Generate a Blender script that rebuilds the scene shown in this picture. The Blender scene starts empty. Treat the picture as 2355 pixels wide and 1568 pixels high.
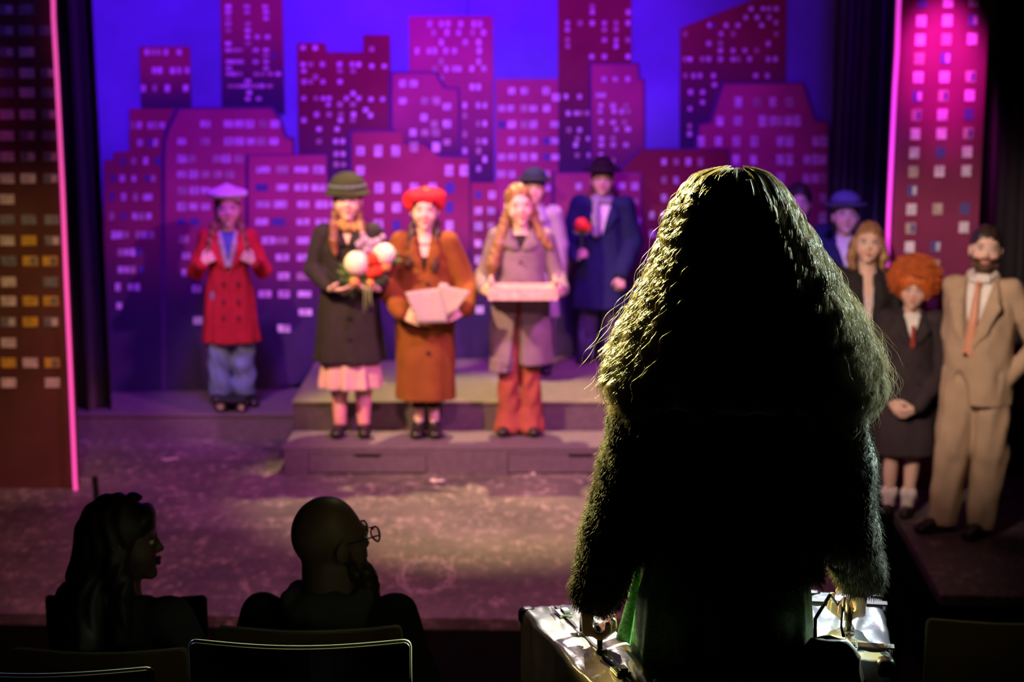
import bpy, math, random
import numpy as np
from mathutils import Vector, Matrix, Euler
random.seed(7); RNG = np.random.default_rng(7)
PI = math.pi
C = bpy.context.scene.collection
scene = bpy.context.scene

# ------------------------------------------------------------------ camera
FPX, TH, CH = 4000.0, math.atan(0.18175), 2.95      # focal length in px, tilt down, height over the stage floor
cam_d = bpy.data.cameras.new('camera'); cam = bpy.data.objects.new('camera', cam_d); C.objects.link(cam)
cam.location = (0, 0, CH); cam.rotation_euler = (PI/2 - TH, 0, 0)
cam_d.sensor_width = 36; cam_d.lens = 36*FPX/2355.0
cam_d.clip_start = 0.05; cam_d.clip_end = 100
cam_d.dof.use_dof = True; cam_d.dof.focus_distance = 3.75; cam_d.dof.aperture_fstop = 3.6
scene.camera = cam
scene.view_settings.view_transform = 'Standard'; scene.view_settings.look = 'None'
scene.view_settings.exposure = 0.0; scene.view_settings.gamma = 1.0
scene.view_settings.use_curve_mapping = False

# ------------------------------------------------------------------ world and lights
w = bpy.data.worlds.new('world'); scene.world = w; w.use_nodes = True
w.node_tree.nodes['Background'].inputs[0].default_value = (0.35, 0.25, 0.6, 1)
w.node_tree.nodes['Background'].inputs[1].default_value = 0.0015

def spot(name, loc, target, color, power, angle, blend=0.6, size=0.12):
    d = bpy.data.lights.new(name, 'SPOT'); o = bpy.data.objects.new(name, d); C.objects.link(o)
    o.location = loc; d.color = color; d.energy = power
    d.spot_size = math.radians(angle); d.spot_blend = blend; d.shadow_soft_size = size
    v = Vector(target) - Vector(loc); o.rotation_euler = v.to_track_quat('-Z', 'Y').to_euler()
    return o
def area(name, loc, target, color, power, sx, sy, spread=180):
    d = bpy.data.lights.new(name, 'AREA'); o = bpy.data.objects.new(name, d); C.objects.link(o)
    o.location = loc; d.color = color; d.energy = power; d.shape = 'RECTANGLE'; d.size = sx; d.size_y = sy
    d.spread = math.radians(spread)
    v = Vector(target) - Vector(loc); o.rotation_euler = v.to_track_quat('-Z', 'Y').to_euler()
    return o
# cyclorama wash from the overhead bar, violet, brightest at top left of centre
spot('violet_wash_left', (-1.6, 10.4, 5.0), (-1.9, 13.3, 2.35), (0.30, 0.012, 1.0), 800, 75, 0.9, 0.25)
spot('violet_wash_centre', (0.3, 10.4, 5.0), (0.2, 13.5, 2.4), (0.30, 0.012, 1.0), 800, 62, 0.9, 0.25)
spot('violet_wash_right', (2.2, 10.8, 5.0), (2.0, 13.6, 1.9), (0.24, 0.01, 1.0), 120, 70, 0.9, 0.25)
spot('red_wash', (0.6, 9.5, 5.2), (0.3, 13.5, 2.6), (1.0, 0.01, 0.10), 110, 70, 0.9, 0.25)
# blue backlight over the rear of the stage
spot('blue_wash_rear', (0.8, 11.6, 4.8), (0.9, 13.2, 0.4), (0.14, 0.03, 1.0), 95, 70, 0.8, 0.2)
spot('blue_wash_right', (1.3, 8.3, 4.2), (2.28, 12.1, 1.55), (0.36, 0.14, 1.0), 650, 17, 0.8, 0.15)
spot('blue_wash_left', (-3.0, 9.8, 4.8), (-3.0, 12.9, 1.2), (0.15, 0.03, 1.0), 50, 50, 0.8, 0.15)
# amber light from upstage, steep, throws the shadows of the cast forward
spot('amber_backlight', (-0.15, 13.0, 5.2), (-0.1, 11.15, 0.0), (1.0, 0.66, 0.28), 1900, 37, 0.5, 0.06)
# front wash: magenta from house right, amber from house left
spot('magenta_front', (2.5, 8.2, 4.7), (-0.4, 11.5, 0.75), (0.97, 0.18, 0.82), 1150, 46, 0.7, 0.12)
spot('amber_front_left', (-3.1, 8.6, 4.6), (0.05, 11.75, 0.8), (1.0, 0.58, 0.26), 2000, 36, 0.7, 0.12)
spot('face_light', (-0.9, 6.0, 3.7), (-0.25, 11.9, 1.75), (1.0, 0.46, 0.50), 420, 27, 0.8, 0.1)  # extra low key, added to brighten faces under the hats
spot('pink_front_left', (-2.7, 8.2, 4.5), (-1.99, 12.2, 0.85), (1.0, 0.50, 0.48), 760, 17, 0.7, 0.1)
spot('floor_wash', (-0.5, 6.4, 4.9), (-0.75, 9.6, 0.0), (1.0, 0.30, 0.38), 760, 66, 0.9, 0.2)
spot('warm_side_right', (0.2, 5.9, 3.6), (2.5, 10.1, 1.35), (1.0, 0.70, 0.54), 1000, 27, 0.8, 0.1)
# coloured spots on the two painted side columns
spot('magenta_column_spot', (2.5, 9.9, 4.0), (2.66, 10.9, 2.72), (1.0, 0.04, 0.72), 560, 24, 1.0, 0.05)
spot('magenta_column_fill', (2.5, 9.0, 4.2), (2.66, 10.9, 2.0), (1.0, 0.03, 0.6), 34, 36, 1.0, 0.05)
spot('magenta_column_left', (-3.9, 10.0, 3.9), (-3.5, 10.9, 2.6), (1.0, 0.02, 0.35), 26, 34, 1.0, 0.05)
spot('amber_column_left', (-2.5, 9.2, 3.9), (-3.2, 10.9, 0.9), (1.0, 0.6, 0.22), 150, 30, 1.0, 0.05)
spot('blue_curtain_light', (-1.5, 10.9, 4.6), (-2.95, 12.3, 1.7), (0.10, 0.05, 1.0), 70, 34, 0.9, 0.1)
# two spots added to light the edges of the chair backs
spot('seat_edge_gold', (0.5, 8.0, 4.2), (-0.5, 4.0, 1.5), (1.0, 0.92, 0.42), 30, 15, 0.9, 0.1)
spot('seat_edge_blue', (-3.6, 6.6, 3.6), (-1.0, 3.5, 1.6), (0.30, 0.42, 1.0), 1300, 11, 0.9, 0.1)
# two narrow follow spots from the stage bars that rim the actor in the aisle
spot('follow_spot_yellow', (-2.2, 7.9, 4.3), (0.42, 3.70, 2.18), (1.0, 0.85, 0.26), 6200, 13.2, 0.4, 0.06)
spot('follow_spot_white', (4.3, 6.9, 4.2), (0.5, 3.70, 2.16), (0.74, 1.0, 0.92), 14500, 13.8, 0.4, 0.06)
spot('case_spot', (0.0, 8.0, 4.4), (0.17, 3.85, 1.56), (1.0, 0.84, 0.82), 360, 5.5, 0.5, 0.06)
spot('case_spot_right', (1.2, 8.0, 4.4), (0.78, 3.85, 1.58), (0.86, 0.93, 1.0), 1100, 4.5, 0.5, 0.06)

# ------------------------------------------------------------------ pixel -> world
cT, sT = math.cos(TH), math.sin(TH)
def ray(px, py):
    a = (px-1177.5)/FPX; b = -(py-784)/FPX
    return Vector((a, cT + b*sT, -sT + b*cT))
O = Vector((0, 0, CH))
def on_z(px, py, z=0.0):
    r = ray(px, py); return O + r*((z-CH)/r.z)
def at_d(px, py, d):
    r = ray(px, py); return O + r*(d/r.y)
# rear painted flat: a vertical plane slightly turned
BD0, BDS = 13.46, 0.118
def on_back(px, py, off=0.0):
    r = ray(px, py); t = (BD0-off)/(r.y - BDS*r.x); return O + r*t

# ------------------------------------------------------------------ materials
def new_mat(name):
    m = bpy.data.materials.new(name); m.use_nodes = True
    nt = m.node_tree; return m, nt, nt.nodes['Principled BSDF']
_mc = {}
def mat(name, col, rough=0.7, metal=0.0, var=0.12, scale=14.0, bump=0.0, bscale=120.0, spec=0.5, sheen=0.0, coat=0.0, attr=False, alpha=1.0, trans=0.0):
    if name in _mc: return _mc[name]
    m, nt, b = new_mat(name)
    N, L = nt.nodes, nt.links
    tc = N.new('ShaderNodeTexCoord')
    no = N.new('ShaderNodeTexNoise'); no.inputs['Scale'].default_value = scale; no.inputs['Detail'].default_value = 4
    L.new(tc.outputs['Object'], no.inputs['Vector'])
    mr = N.new('ShaderNodeMapRange'); mr.inputs[1].default_value = 0.3; mr.inputs[2].default_value = 0.7
    mr.inputs[3].default_value = 1-var; mr.inputs[4].default_value = 1+var
    L.new(no.outputs['Fac'], mr.inputs[0])
    mx = N.new('ShaderNodeVectorMath'); mx.operation = 'SCALE'
    if attr:
        at = N.new('ShaderNodeAttribute'); at.attribute_name = 'Col'; L.new(at.outputs['Color'], mx.inputs[0])
    else:
        mx.inputs[0].default_value = col
    L.new(mr.outputs[0], mx.inputs['Scale']); L.new(mx.outputs[0], b.inputs['Base Color'])
    b.inputs['Roughness'].default_value = rough; b.inputs['Metallic'].default_value = metal
    b.inputs['Specular IOR Level'].default_value = spec
    if sheen: b.inputs['Sheen Weight'].default_value = sheen
    if coat: b.inputs['Coat Weight'].default_value = coat
    if trans: b.inputs['Transmission Weight'].default_value = trans
    if bump:
        n2 = N.new('ShaderNodeTexNoise'); n2.inputs['Scale'].default_value = bscale; n2.inputs['Detail'].default_value = 3
        L.new(tc.outputs['Object'], n2.inputs['Vector'])
        bp = N.new('ShaderNodeBump'); bp.inputs['Strength'].default_value = bump; bp.inputs['Distance'].default_value = 0.004
        L.new(n2.outputs['Fac'], bp.inputs['Height']); L.new(bp.outputs[0], b.inputs['Normal'])
    _mc[name] = m; return m
def emit(name, col, s):
    m, nt, b = new_mat(name)
    b.inputs['Base Color'].default_value = (*col, 1); b.inputs['Emission Color'].default_value = (*col, 1)
    b.inputs['Emission Strength'].default_value = s; return m
def cloth(name, col, bump=0.35, var=0.15, rough=0.85, **k):
    return mat(name, col, rough=rough, var=var, scale=9, bump=bump, bscale=220, spec=0.2, **k)

# ------------------------------------------------------------------ object helpers
def tag(o, label=None, cat=None, group=None, kind=None):
    if label: o['label'] = label
    if cat: o['category'] = cat
    if group: o['group'] = group
    if kind: o['kind'] = kind
    return o
def thing(name, label, cat, loc=(0, 0, 0), rotz=0.0, group=None):
    o = bpy.data.objects.new(name, None); o.empty_display_size = 0.1; C.objects.link(o)
    o.location = loc; o.rotation_euler = (0, 0, rotz); return tag(o, label, cat, group)
def link_mesh(name, me, mats, parent=None, smooth=True):
    o = bpy.data.objects.new(name, me); C.objects.link(o)
    for m in (mats if isinstance(mats, (list, tuple)) else [mats]): me.materials.append(m)
    if parent is not None: o.parent = parent
    if smooth: me.polygons.foreach_set('use_smooth', np.ones(len(me.polygons), bool))
    return o
class MB:
    """collects verts / faces of ONE object"""
    def __init__(s): s.v = []; s.f = []; s.m = []
    def add(s, vs, fs, mi=0):
        n = len(s.v); s.v += [tuple(v) for v in vs]; s.f += [tuple(i+n for i in f) for f in fs]; s.m += [mi]*len(fs); return s
    def box(s, c, size, rot=None, mi=0):
        hx, hy, hz = size[0]/2, size[1]/2, size[2]/2
        vs = [Vector((x, y, z)) for x in (-hx, hx) for y in (-hy, hy) for z in (-hz, hz)]
        if rot is not None: vs = [rot @ v for v in vs]
        vs = [v + Vector(c) for v in vs]
        return s.add(vs, [(0, 1, 3, 2), (4, 6, 7, 5), (0, 4, 5, 1), (2, 3, 7, 6), (0, 2, 6, 4), (1, 5, 7, 3)], mi)
    def tube(s, pts, r, n=8, mi=0, cap=True):
        pts = [Vector(p) for p in pts]; rs = r if isinstance(r, (list, tuple)) else [r]*len(pts)
        rings = []; up = None
        for i, p in enumerate(pts):
            t = (pts[min(i+1, len(pts)-1)] - pts[max(i-1, 0)]).normalized()
            if up is None: up = Vector((0, 0, 1)) if abs(t.z) < .9 else Vector((1, 0, 0))
            x = t.cross(up).normalized(); y = x.cross(t).normalized(); up = y
            rings.append([p + (x*math.cos(2*PI*k/n) + y*math.sin(2*PI*k/n))*rs[i] for k in range(n)])
        vs = [v for rg in rings for v in rg]; fs = []
        for i in range(len(pts)-1):
            for k in range(n):
                a = i*n+k; b = i*n+(k+1) % n; fs.append((a, b, b+n, a+n))
        if cap: fs.append(tuple(range(n))[::-1]); fs.append(tuple(range((len(pts)-1)*n, len(pts)*n)))
        return s.add(vs, fs, mi)
    def prism(s, poly, depth_vec, mi=0):
        n = len(poly); a = [Vector(p) for p in poly]; b = [p + Vector(depth_vec) for p in a]
        return s.add(a+b, [tuple(range(n)), tuple(range(2*n-1, n-1, -1))] + [(i, i+n, (i+1) % n+n, (i+1) % n) for i in range(n)], mi)
    def sphere(s, c, r, n=10, mi=0, sc=(1, 1, 1)):
        vs = []; fs = []
        for i in range(1, n):
            for k in range(n*2):
                th = PI*i/n; ph = PI*k/n
                vs.append(Vector(c) + Vector((r*sc[0]*math.sin(th)*math.cos(ph), r*sc[1]*math.sin(th)*math.sin(ph), r*sc[2]*math.cos(th))))
        top = len(vs); vs.append(Vector(c)+Vector((0, 0, r*sc[2]))); vs.append(Vector(c)-Vector((0, 0, r*sc[2])))
        m = n*2
        for i in range(n-2):
            for k in range(m): fs.append((i*m+k, (i+1)*m+k, (i+1)*m+(k+1) % m, i*m+(k+1) % m))
        for k in range(m):
            fs.append((top, k, (k+1) % m)); fs.append((top+1, (n-2)*m+(k+1) % m, (n-2)*m+k))
        return s.add(vs, fs, mi)
    def build(s, name, mats, parent=None, smooth=False, bevel=0.0, recalc=True):
        me = bpy.data.meshes.new(name); me.from_pydata(s.v, [], s.f)
        if recalc:
            import bmesh
            bm = bmesh.new(); bm.from_mesh(me); bmesh.ops.recalc_face_normals(bm, faces=bm.faces); bm.to_mesh(me); bm.free()
        o = link_mesh(name, me, mats, parent, smooth)
        if any(s.m): me.polygons.foreach_set('material_index', s.m)
        if bevel:
            b = o.modifiers.new('b', 'BEVEL'); b.width = bevel; b.segments = 2; b.limit_method = 'ANGLE'; b.angle_limit = 0.6
        return o

# ------------------------------------------------------------------ signed-distance sculpting (surface nets on a rectilinear grid)
def axis(lo, hi, h, fine=()):
    xs = [lo]; 
    while xs[-1] < hi:
        x = xs[-1]; st = h
        for (a, b, hh) in fine:
            if a <= x <= b: st = min(st, hh)
        xs.append(x+st)
    return np.array(xs, np.float32)
class Vol:
    def __init__(s, lo, hi, h, fx=(), fy=(), fz=()):
        s.ax = [axis(lo[i], hi[i], h, (fx, fy, fz)[i]) for i in range(3)]
        s.D = np.full([len(a) for a in s.ax], 1.0, np.float32)
    def _sl(s, lo, hi):
        return tuple(slice(max(0, int(np.searchsorted(a, lo[i]))-1), int(np.searchsorted(a, hi[i]))+1) for i, a in enumerate(s.ax))
    def _g(s, sl):
        return (s.ax[0][sl[0]][:, None, None], s.ax[1][sl[1]][None, :, None], s.ax[2][sl[2]][None, None, :])
    def op(s, prim, k=0.015, mode='add', m=0.05):
        f, lo, hi = prim
        mm = m + k
        sl = s._sl([v-mm for v in lo], [v+mm for v in hi])
        if any(q.stop <= q.start for q in sl): return s
        d = f(*s._g(sl)).astype(np.float32); D = s.D[sl]
        if mode == 'add':
            h = np.clip(0.5+0.5*(D-d)/k, 0, 1); s.D[sl] = D*(1-h)+d*h - k*h*(1-h)
        elif mode == 'sub':
            h = np.clip(0.5-0.5*(D+d)/k, 0, 1); s.D[sl] = D*(1-h)-d*h + k*h*(1-h)
        return s
    def adds(s, prims, k=0.015):
        for p in prims: s.op(p, k)
        return s
    def sub(s, prim, k=0.008): return s.op(prim, k, 'sub')
    def warp(s, fn):
        X, Y, Z = s.ax[0][:, None, None], s.ax[1][None, :, None], s.ax[2][None, None, :]
        s.D = (s.D + fn(X, Y, Z)).astype(np.float32); return s
    def below(s, z):  # cut away below z
        s.D = np.maximum(s.D, z - s.ax[2][None, None, :]); return s
    def above(s, z):
        s.D = np.maximum(s.D, s.ax[2][None, None, :] - z); return s
    def mesh(s, name, colfn=None):
        D = s.D; D[0] = D[-1] = 1; D[:, 0] = D[:, -1] = 1; D[:, :, 0] = D[:, :, -1] = 1
        neg = D < 0
        c = np.zeros([n-1 for n in D.shape], np.int8)
        offs = [(a, b, e) for a in (0, 1) for b in (0, 1) for e in (0, 1)]
        sh = c.shape
        for (a, b, e) in offs: c += neg[a:a+sh[0], b:b+sh[1], e:e+sh[2]]
        act = (c > 0) & (c < 8)
        I = np.argwhere(act); n = len(I)
        idm = np.full(sh, -1, np.int32); idm[act] = np.arange(n)
        P = np.zeros((n, 3)); W = np.zeros(n)
        ed = [((0,0,0),(1,0,0)),((0,1,0),(1,1,0)),((0,0,1),(1,0,1)),((0,1,1),(1,1,1)),
              ((0,0,0),(0,1,0)),((1,0,0),(1,1,0)),((0,0,1),(0,1,1)),((1,0,1),(1,1,1)),
              ((0,0,0),(0,0,1)),((1,0,0),(1,0,1)),((0,1,0),(0,1,1)),((1,1,0),(1,1,1))]
        for a, b in ed:
            A = I+np.array(a); B = I+np.array(b)
            da = D[A[:, 0], A[:, 1], A[:, 2]]; db = D[B[:, 0], B[:, 1], B[:, 2]]
            cr = (da < 0) != (db < 0)
            t = np.where(cr, da/np.where(cr, da-db, 1), 0)
            for q in range(3):
                pa = s.ax[q][A[:, q]]; pb = s.ax[q][B[:, q]]
                P[:, q] += np.where(cr, pa+(pb-pa)*t, 0)
            W += cr
        P /= W[:, None]
        Q = []
        for q in range(3):
            s0 = [slice(1, -1)]*3; s0[q] = slice(0, -1); s1 = list(s0); s1[q] = slice(1, None)
            n0 = neg[tuple(s0)]; n1 = neg[tuple(s1)]
            E = np.argwhere(n0 != n1)
            if not len(E): continue
            fl = n0[E[:, 0], E[:, 1], E[:, 2]]
            off = np.array([1, 1, 1]); off[q] = 0; E = E+off
            u, v = (q+1) % 3, (q+2) % 3
            eu = np.zeros(3, int); eu[u] = 1; ev = np.zeros(3, int); ev[v] = 1
            cs = [E-eu-ev, E-ev, E, E-eu]
            ids = np.stack([idm[k[:, 0], k[:, 1], k[:, 2]] for k in cs], 1)
            ids[~fl] = ids[~fl][:, ::-1]
            Q.append(ids)
        Q = np.concatenate(Q); Q = Q[(Q >= 0).all(1)]
        me = bpy.data.meshes.new(name)
        me.vertices.add(n); me.vertices.foreach_set('co', P.astype(np.float32).ravel())
        me.loops.add(len(Q)*4); me.loops.foreach_set('vertex_index', Q.astype(np.int32).ravel())
        me.polygons.add(len(Q)); me.polygons.foreach_set('loop_start', np.arange(0, len(Q)*4, 4, dtype=np.int32))
        me.update(calc_edges=True)
        if colfn is not None:
            col = np.ones((n, 4), np.float32); col[:, :3] = colfn(P)
            ca = me.color_attributes.new('Col', 'FLOAT_COLOR', 'POINT'); ca.data.foreach_set('color', col.ravel())
        return me
def A3(v): return np.array(v, float)
def cone(a, b, r1, r2, sy=1.0):
    a = A3(a); b = A3(b); ba = b-a; L2 = max(float(ba@ba), 1e-9); R = max(r1, r2)
    def f(X, Y, Z):
        t = np.clip(((X-a[0])*ba[0]+(Y-a[1])*ba[1]+(Z-a[2])*ba[2])/L2, 0, 1)
        return (np.sqrt((X-a[0]-t*ba[0])**2+(sy*(Y-a[1]-t*ba[1]))**2+(Z-a[2]-t*ba[2])**2) - (r1+(r2-r1)*t))/(1+.35*(sy-1))
    return f, np.minimum(a, b)-R, np.maximum(a, b)+R
def chain(pts, rs, sy=1.0): return [cone(pts[i], pts[i+1], rs[i], rs[i+1], sy) for i in range(len(pts)-1)]
def ell(c, r, R=None):
    c = A3(c); r = A3(r); Rm = np.eye(3) if R is None else np.array(R)
    def f(X, Y, Z):
        x, y, z = X-c[0], Y-c[1], Z-c[2]
        q = [Rm[0][i]*x+Rm[1][i]*y+Rm[2][i]*z for i in range(3)]
        k0 = np.sqrt((q[0]/r[0])**2+(q[1]/r[1])**2+(q[2]/r[2])**2)
        k1 = np.sqrt((q[0]/r[0]**2)**2+(q[1]/r[1]**2)**2+(q[2]/r[2]**2)**2)
        return k0*(k0-1)/np.maximum(k1, 1e-6)
    m = max(r) if R is not None else r
    return f, c-m, c+m
def rbox(c, h, rr, R=None):
    c = A3(c); h = A3(h); Rm = np.eye(3) if R is None else np.array(R)
    def f(X, Y, Z):
        x, y, z = X-c[0], Y-c[1], Z-c[2]
        q = [np.abs(Rm[0][i]*x+Rm[1][i]*y+Rm[2][i]*z)-h[i]+rr for i in range(3)]
        o = np.sqrt(np.maximum(q[0], 0)**2+np.maximum(q[1], 0)**2+np.maximum(q[2], 0)**2)
        return o + np.minimum(np.maximum(q[0], np.maximum(q[1], q[2])), 0) - rr
    m = float(np.linalg.norm(h)) if R is not None else h
    return f, c-m, c+m
def loft(sec, fold=0.0, nf=9, ph=0.0, foldlo=None):
    """stack of ellipses (z, cx, cy, rx, ry); fold = relative pleat depth growing downward"""
    sec = sorted(sec); S = np.array(sec, float); zs = S[:, 0]
    def f(X, Y, Z):
        cx, cy, rx, ry = [np.interp(Z, zs, S[:, i]) for i in (1, 2, 3, 4)]
        x, y = X-cx, Y-cy
        if fold:
            g = np.clip((zs[-1]-Z)/(zs[-1]-zs[0]), 0, 1)
            th = np.arctan2(y/ry, x/rx); m = 1+fold*g*(np.sin(nf*th+ph)+0.4*np.sin((nf*2-3)*th+2+ph))
            rx = rx*m; ry = ry*m
        k0 = np.sqrt((x/rx)**2+(y/ry)**2); k1 = np.sqrt((x/rx**2)**2+(y/ry**2)**2)
        d = k0*(k0-1)/np.maximum(k1, 1e-5)
        return np.maximum(d, np.maximum(zs[0]-Z, Z-zs[-1]))
    e = 1+fold*1.5
    lo = (min(S[:, 1]-S[:, 3]*e), min(S[:, 2]-S[:, 4]*e), zs[0]); hi = (max(S[:, 1]+S[:, 3]*e), max(S[:, 2]+S[:, 4]*e), zs[-1])
    return f, A3(lo), A3(hi)
def wrinkle(amp, fr, seed=0):
    r = np.random.default_rng(seed); K = r.normal(0, 1, (6, 3))*fr; p = r.uniform(0, 6.28, 6)
    K[:, 2] *= 0.6
    def fn(X, Y, Z):
        s = 0
        for i in range(6): s = s+np.sin(K[i, 0]*X+K[i, 1]*Y+K[i, 2]*Z+p[i])
        return s*amp/2.5
    return fn

def strands_mesh(name, P, R, sides=3):
    """P (n, k, 3) polylines, R (n, k) radii -> one mesh of thin tubes"""
    n, k, _ = P.shape
    T = np.gradient(P, axis=1); T /= np.linalg.norm(T, axis=2, keepdims=True)+1e-9
    ref = np.zeros_like(T); ref[..., 0] = 0.31; ref[..., 1] = 0.9; ref[..., 2] = 0.3
    U = np.cross(T, ref); U /= np.linalg.norm(U, axis=2, keepdims=True)+1e-9
    V = np.cross(T, U)
    a = np.arange(sides)*2*PI/sides
    ring = P[:, :, None, :]+R[:, :, None, None]*(U[:, :, None, :]*np.cos(a)[None, None, :, None]+V[:, :, None, :]*np.sin(a)[None, None, :, None])
    co = ring.reshape(-1, 3)
    base = (np.arange(n)*k*sides)[:, None, None]+(np.arange(k-1)*sides)[None, :, None]+np.arange(sides)[None, None, :]
    nxt = (np.arange(n)*k*sides)[:, None, None]+(np.arange(k-1)*sides)[None, :, None]+((np.arange(sides)+1) % sides)[None, None, :]
    Q = np.stack([base, nxt, nxt+sides, base+sides], -1).reshape(-1, 4)
    me = bpy.data.meshes.new(name)
    me.vertices.add(len(co)); me.vertices.foreach_set('co', co.astype(np.float32).ravel())
    me.loops.add(len(Q)*4); me.loops.foreach_set('vertex_index', Q.astype(np.int32).ravel())
    me.polygons.add(len(Q)); me.polygons.foreach_set('loop_start', np.arange(0, len(Q)*4, 4, dtype=np.int32))
    me.update(calc_edges=True)
    return me
# ================================================================== THE SETTING
def struct(name, mb, m, bevel=0.0):
    return tag(mb.build(name, m, bevel=bevel), kind='structure')

def floor_material():
    m, nt, b = new_mat('painted_stage_floor'); N, L = nt.nodes, nt.links
    tc = N.new('ShaderNodeTexCoord')
    def noise(sc, det, rough=0.6, stretch=None):
        n = N.new('ShaderNodeTexNoise'); n.inputs['Scale'].default_value = sc; n.inputs['Detail'].default_value = det; n.inputs['Roughness'].default_value = rough
        if stretch:
            mp = N.new('ShaderNodeMapping'); mp.inputs['Scale'].default_value = stretch; L.new(tc.outputs['Object'], mp.inputs[0]); L.new(mp.outputs[0], n.inputs['Vector'])
        else: L.new(tc.outputs['Object'], n.inputs['Vector'])
        return n
    a = noise(1.6, 5); r1 = N.new('ShaderNodeValToRGB'); L.new(a.outputs['Fac'], r1.inputs[0])
    r1.color_ramp.elements[0].position = 0.35; r1.color_ramp.elements[0].color = (0.065, 0.06, 0.06, 1)
    r1.color_ramp.elements[1].position = 0.68; r1.color_ramp.elements[1].color = (0.15, 0.13, 0.125, 1)
    c = noise(17, 7, 0.78, (1, 0.5, 1)); r2 = N.new('ShaderNodeValToRGB'); L.new(c.outputs['Fac'], r2.inputs[0])
    r2.color_ramp.elements[0].position = 0.50; r2.color_ramp.elements[0].color = (0, 0, 0, 1)
    r2.color_ramp.elements[1].position = 0.72; r2.color_ramp.elements[1].color = (1, 1, 1, 1)
    d = noise(4, 3); r3 = N.new('ShaderNodeValToRGB'); L.new(d.outputs['Fac'], r3.inputs[0])
    r3.color_ramp.elements[0].position = 0.36; r3.color_ramp.elements[1].position = 0.58
    mm = N.new('ShaderNodeMath'); mm.operation = 'MULTIPLY'; L.new(r2.outputs[0], mm.inputs[0]); L.new(r3.outputs[0], mm.inputs[1])
    mx = N.new('ShaderNodeMix'); mx.data_type = 'RGBA'; L.new(mm.outputs[0], mx.inputs['Factor'])
    L.new(r1.outputs[0], mx.inputs['A']); mx.inputs['B'].default_value = (0.58, 0.5, 0.46, 1)
    # worn chalk ring near the front of the stage
    p = on_z(980, 1322)
    mp = N.new('ShaderNodeMapping'); mp.vector_type = 'TEXTURE'; mp.inputs['Location'].default_value = (p.x, p.y, 0); mp.inputs['Scale'].default_value = (0.155, 0.33, 1)
    L.new(tc.outputs['Object'], mp.inputs[0])
    ln = N.new('ShaderNodeVectorMath'); ln.operation = 'LENGTH'
    sep = N.new('ShaderNodeSeparateXYZ'); cmb = N.new('ShaderNodeCombineXYZ'); L.new(mp.outputs[0], sep.inputs[0]); L.new(sep.outputs[0], cmb.inputs[0]); L.new(sep.outputs[1], cmb.inputs[1])
    L.new(cmb.outputs[0], ln.inputs[0])
    s1 = N.new('ShaderNodeMath'); s1.operation = 'SUBTRACT'; L.new(ln.outputs['Value'], s1.inputs[0]); s1.inputs[1].default_value = 0.9
    s2 = N.new('ShaderNodeMath'); s2.operation = 'ABSOLUTE'; L.new(s1.outputs[0], s2.inputs[0])
    s3 = N.new('ShaderNodeMath'); s3.operation = 'LESS_THAN'; L.new(s2.outputs[0], s3.inputs[0]); s3.inputs[1].default_value = 0.14
    e = noise(38, 2); s4 = N.new('ShaderNodeMath'); s4.operation = 'GREATER_THAN'; L.new(e.outputs['Fac'], s4.inputs[0]); s4.inputs[1].default_value = 0.52
    s5 = N.new('ShaderNodeMath'); s5.operation = 'MULTIPLY'; L.new(s3.outputs[0], s5.inputs[0]); L.new(s4.outputs[0], s5.inputs[1])
    s6 = N.new('ShaderNodeMath'); s6.operation = 'MULTIPLY'; L.new(s5.outputs[0], s6.inputs[0]); s6.inputs[1].default_value = 0.6
    m2 = N.new('ShaderNodeMix'); m2.data_type = 'RGBA'; L.new(s6.outputs[0], m2.inputs['Factor']); L.new(mx.outputs['Result'], m2.inputs['A']); m2.inputs['B'].default_value = (0.62, 0.5, 0.62, 1)
    L.new(m2.outputs['Result'], b.inputs['Base Color'])
    b.inputs['Roughness'].default_value = 0.55
    bp = N.new('ShaderNodeBump'); bp.inputs['Strength'].default_value = 0.3; bp.inputs['Distance'].default_value = 0.003
    L.new(c.outputs['Fac'], bp.inputs['Height']); L.new(bp.outputs[0], b.inputs['Normal'])
    return m
M_floor = floor_material()
M_black = mat('black_paint', (0.010, 0.010, 0.011), rough=0.95, spec=0.0)
M_drape = mat('black_velour', (0.012, 0.012, 0.016), rough=0.95, spec=0.05, sheen=0.3)
M_deck = mat('painted_step_wood', (0.125, 0.10, 0.13), rough=0.65, var=0.14, scale=20, bump=0.25, bscale=60)
M_decktop = mat('painted_step_tread', (0.19, 0.175, 0.14), rough=0.6, var=0.15, scale=18, bump=0.2, bscale=60)

# stage floor with a wedge notched out of its front edge at house right
fl = [on_z(-900, 1406), on_z(0, 1410), on_z(1350, 1425), on_z(1905, 1424), on_z(2012, 1100), on_z(2040, 1150), on_z(2163, 1368), on_z(2355, 1372), on_z(3300, 1376)]
xr = fl[-1].x; xl = fl[0].x
top = [(p.x, p.y, 0.0) for p in fl] + [(xr, 14.6, 0), (xl, 14.6, 0)]
m = MB().prism(top, (0, 0, -0.06)); struct('floor', m, M_floor)
m = MB()
for a, b in zip(fl[:-1], fl[1:]):
    d = (b-a).normalized(); n = Vector((-d.y, d.x, 0))*0.03
    m.prism([(a.x, a.y, -0.06), (b.x, b.y, -0.06), (b.x+n.x, b.y+n.y, -0.06), (a.x+n.x, a.y+n.y, -0.06)], (0, 0, -0.54))
struct('trim_1', m, M_black)
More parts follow.
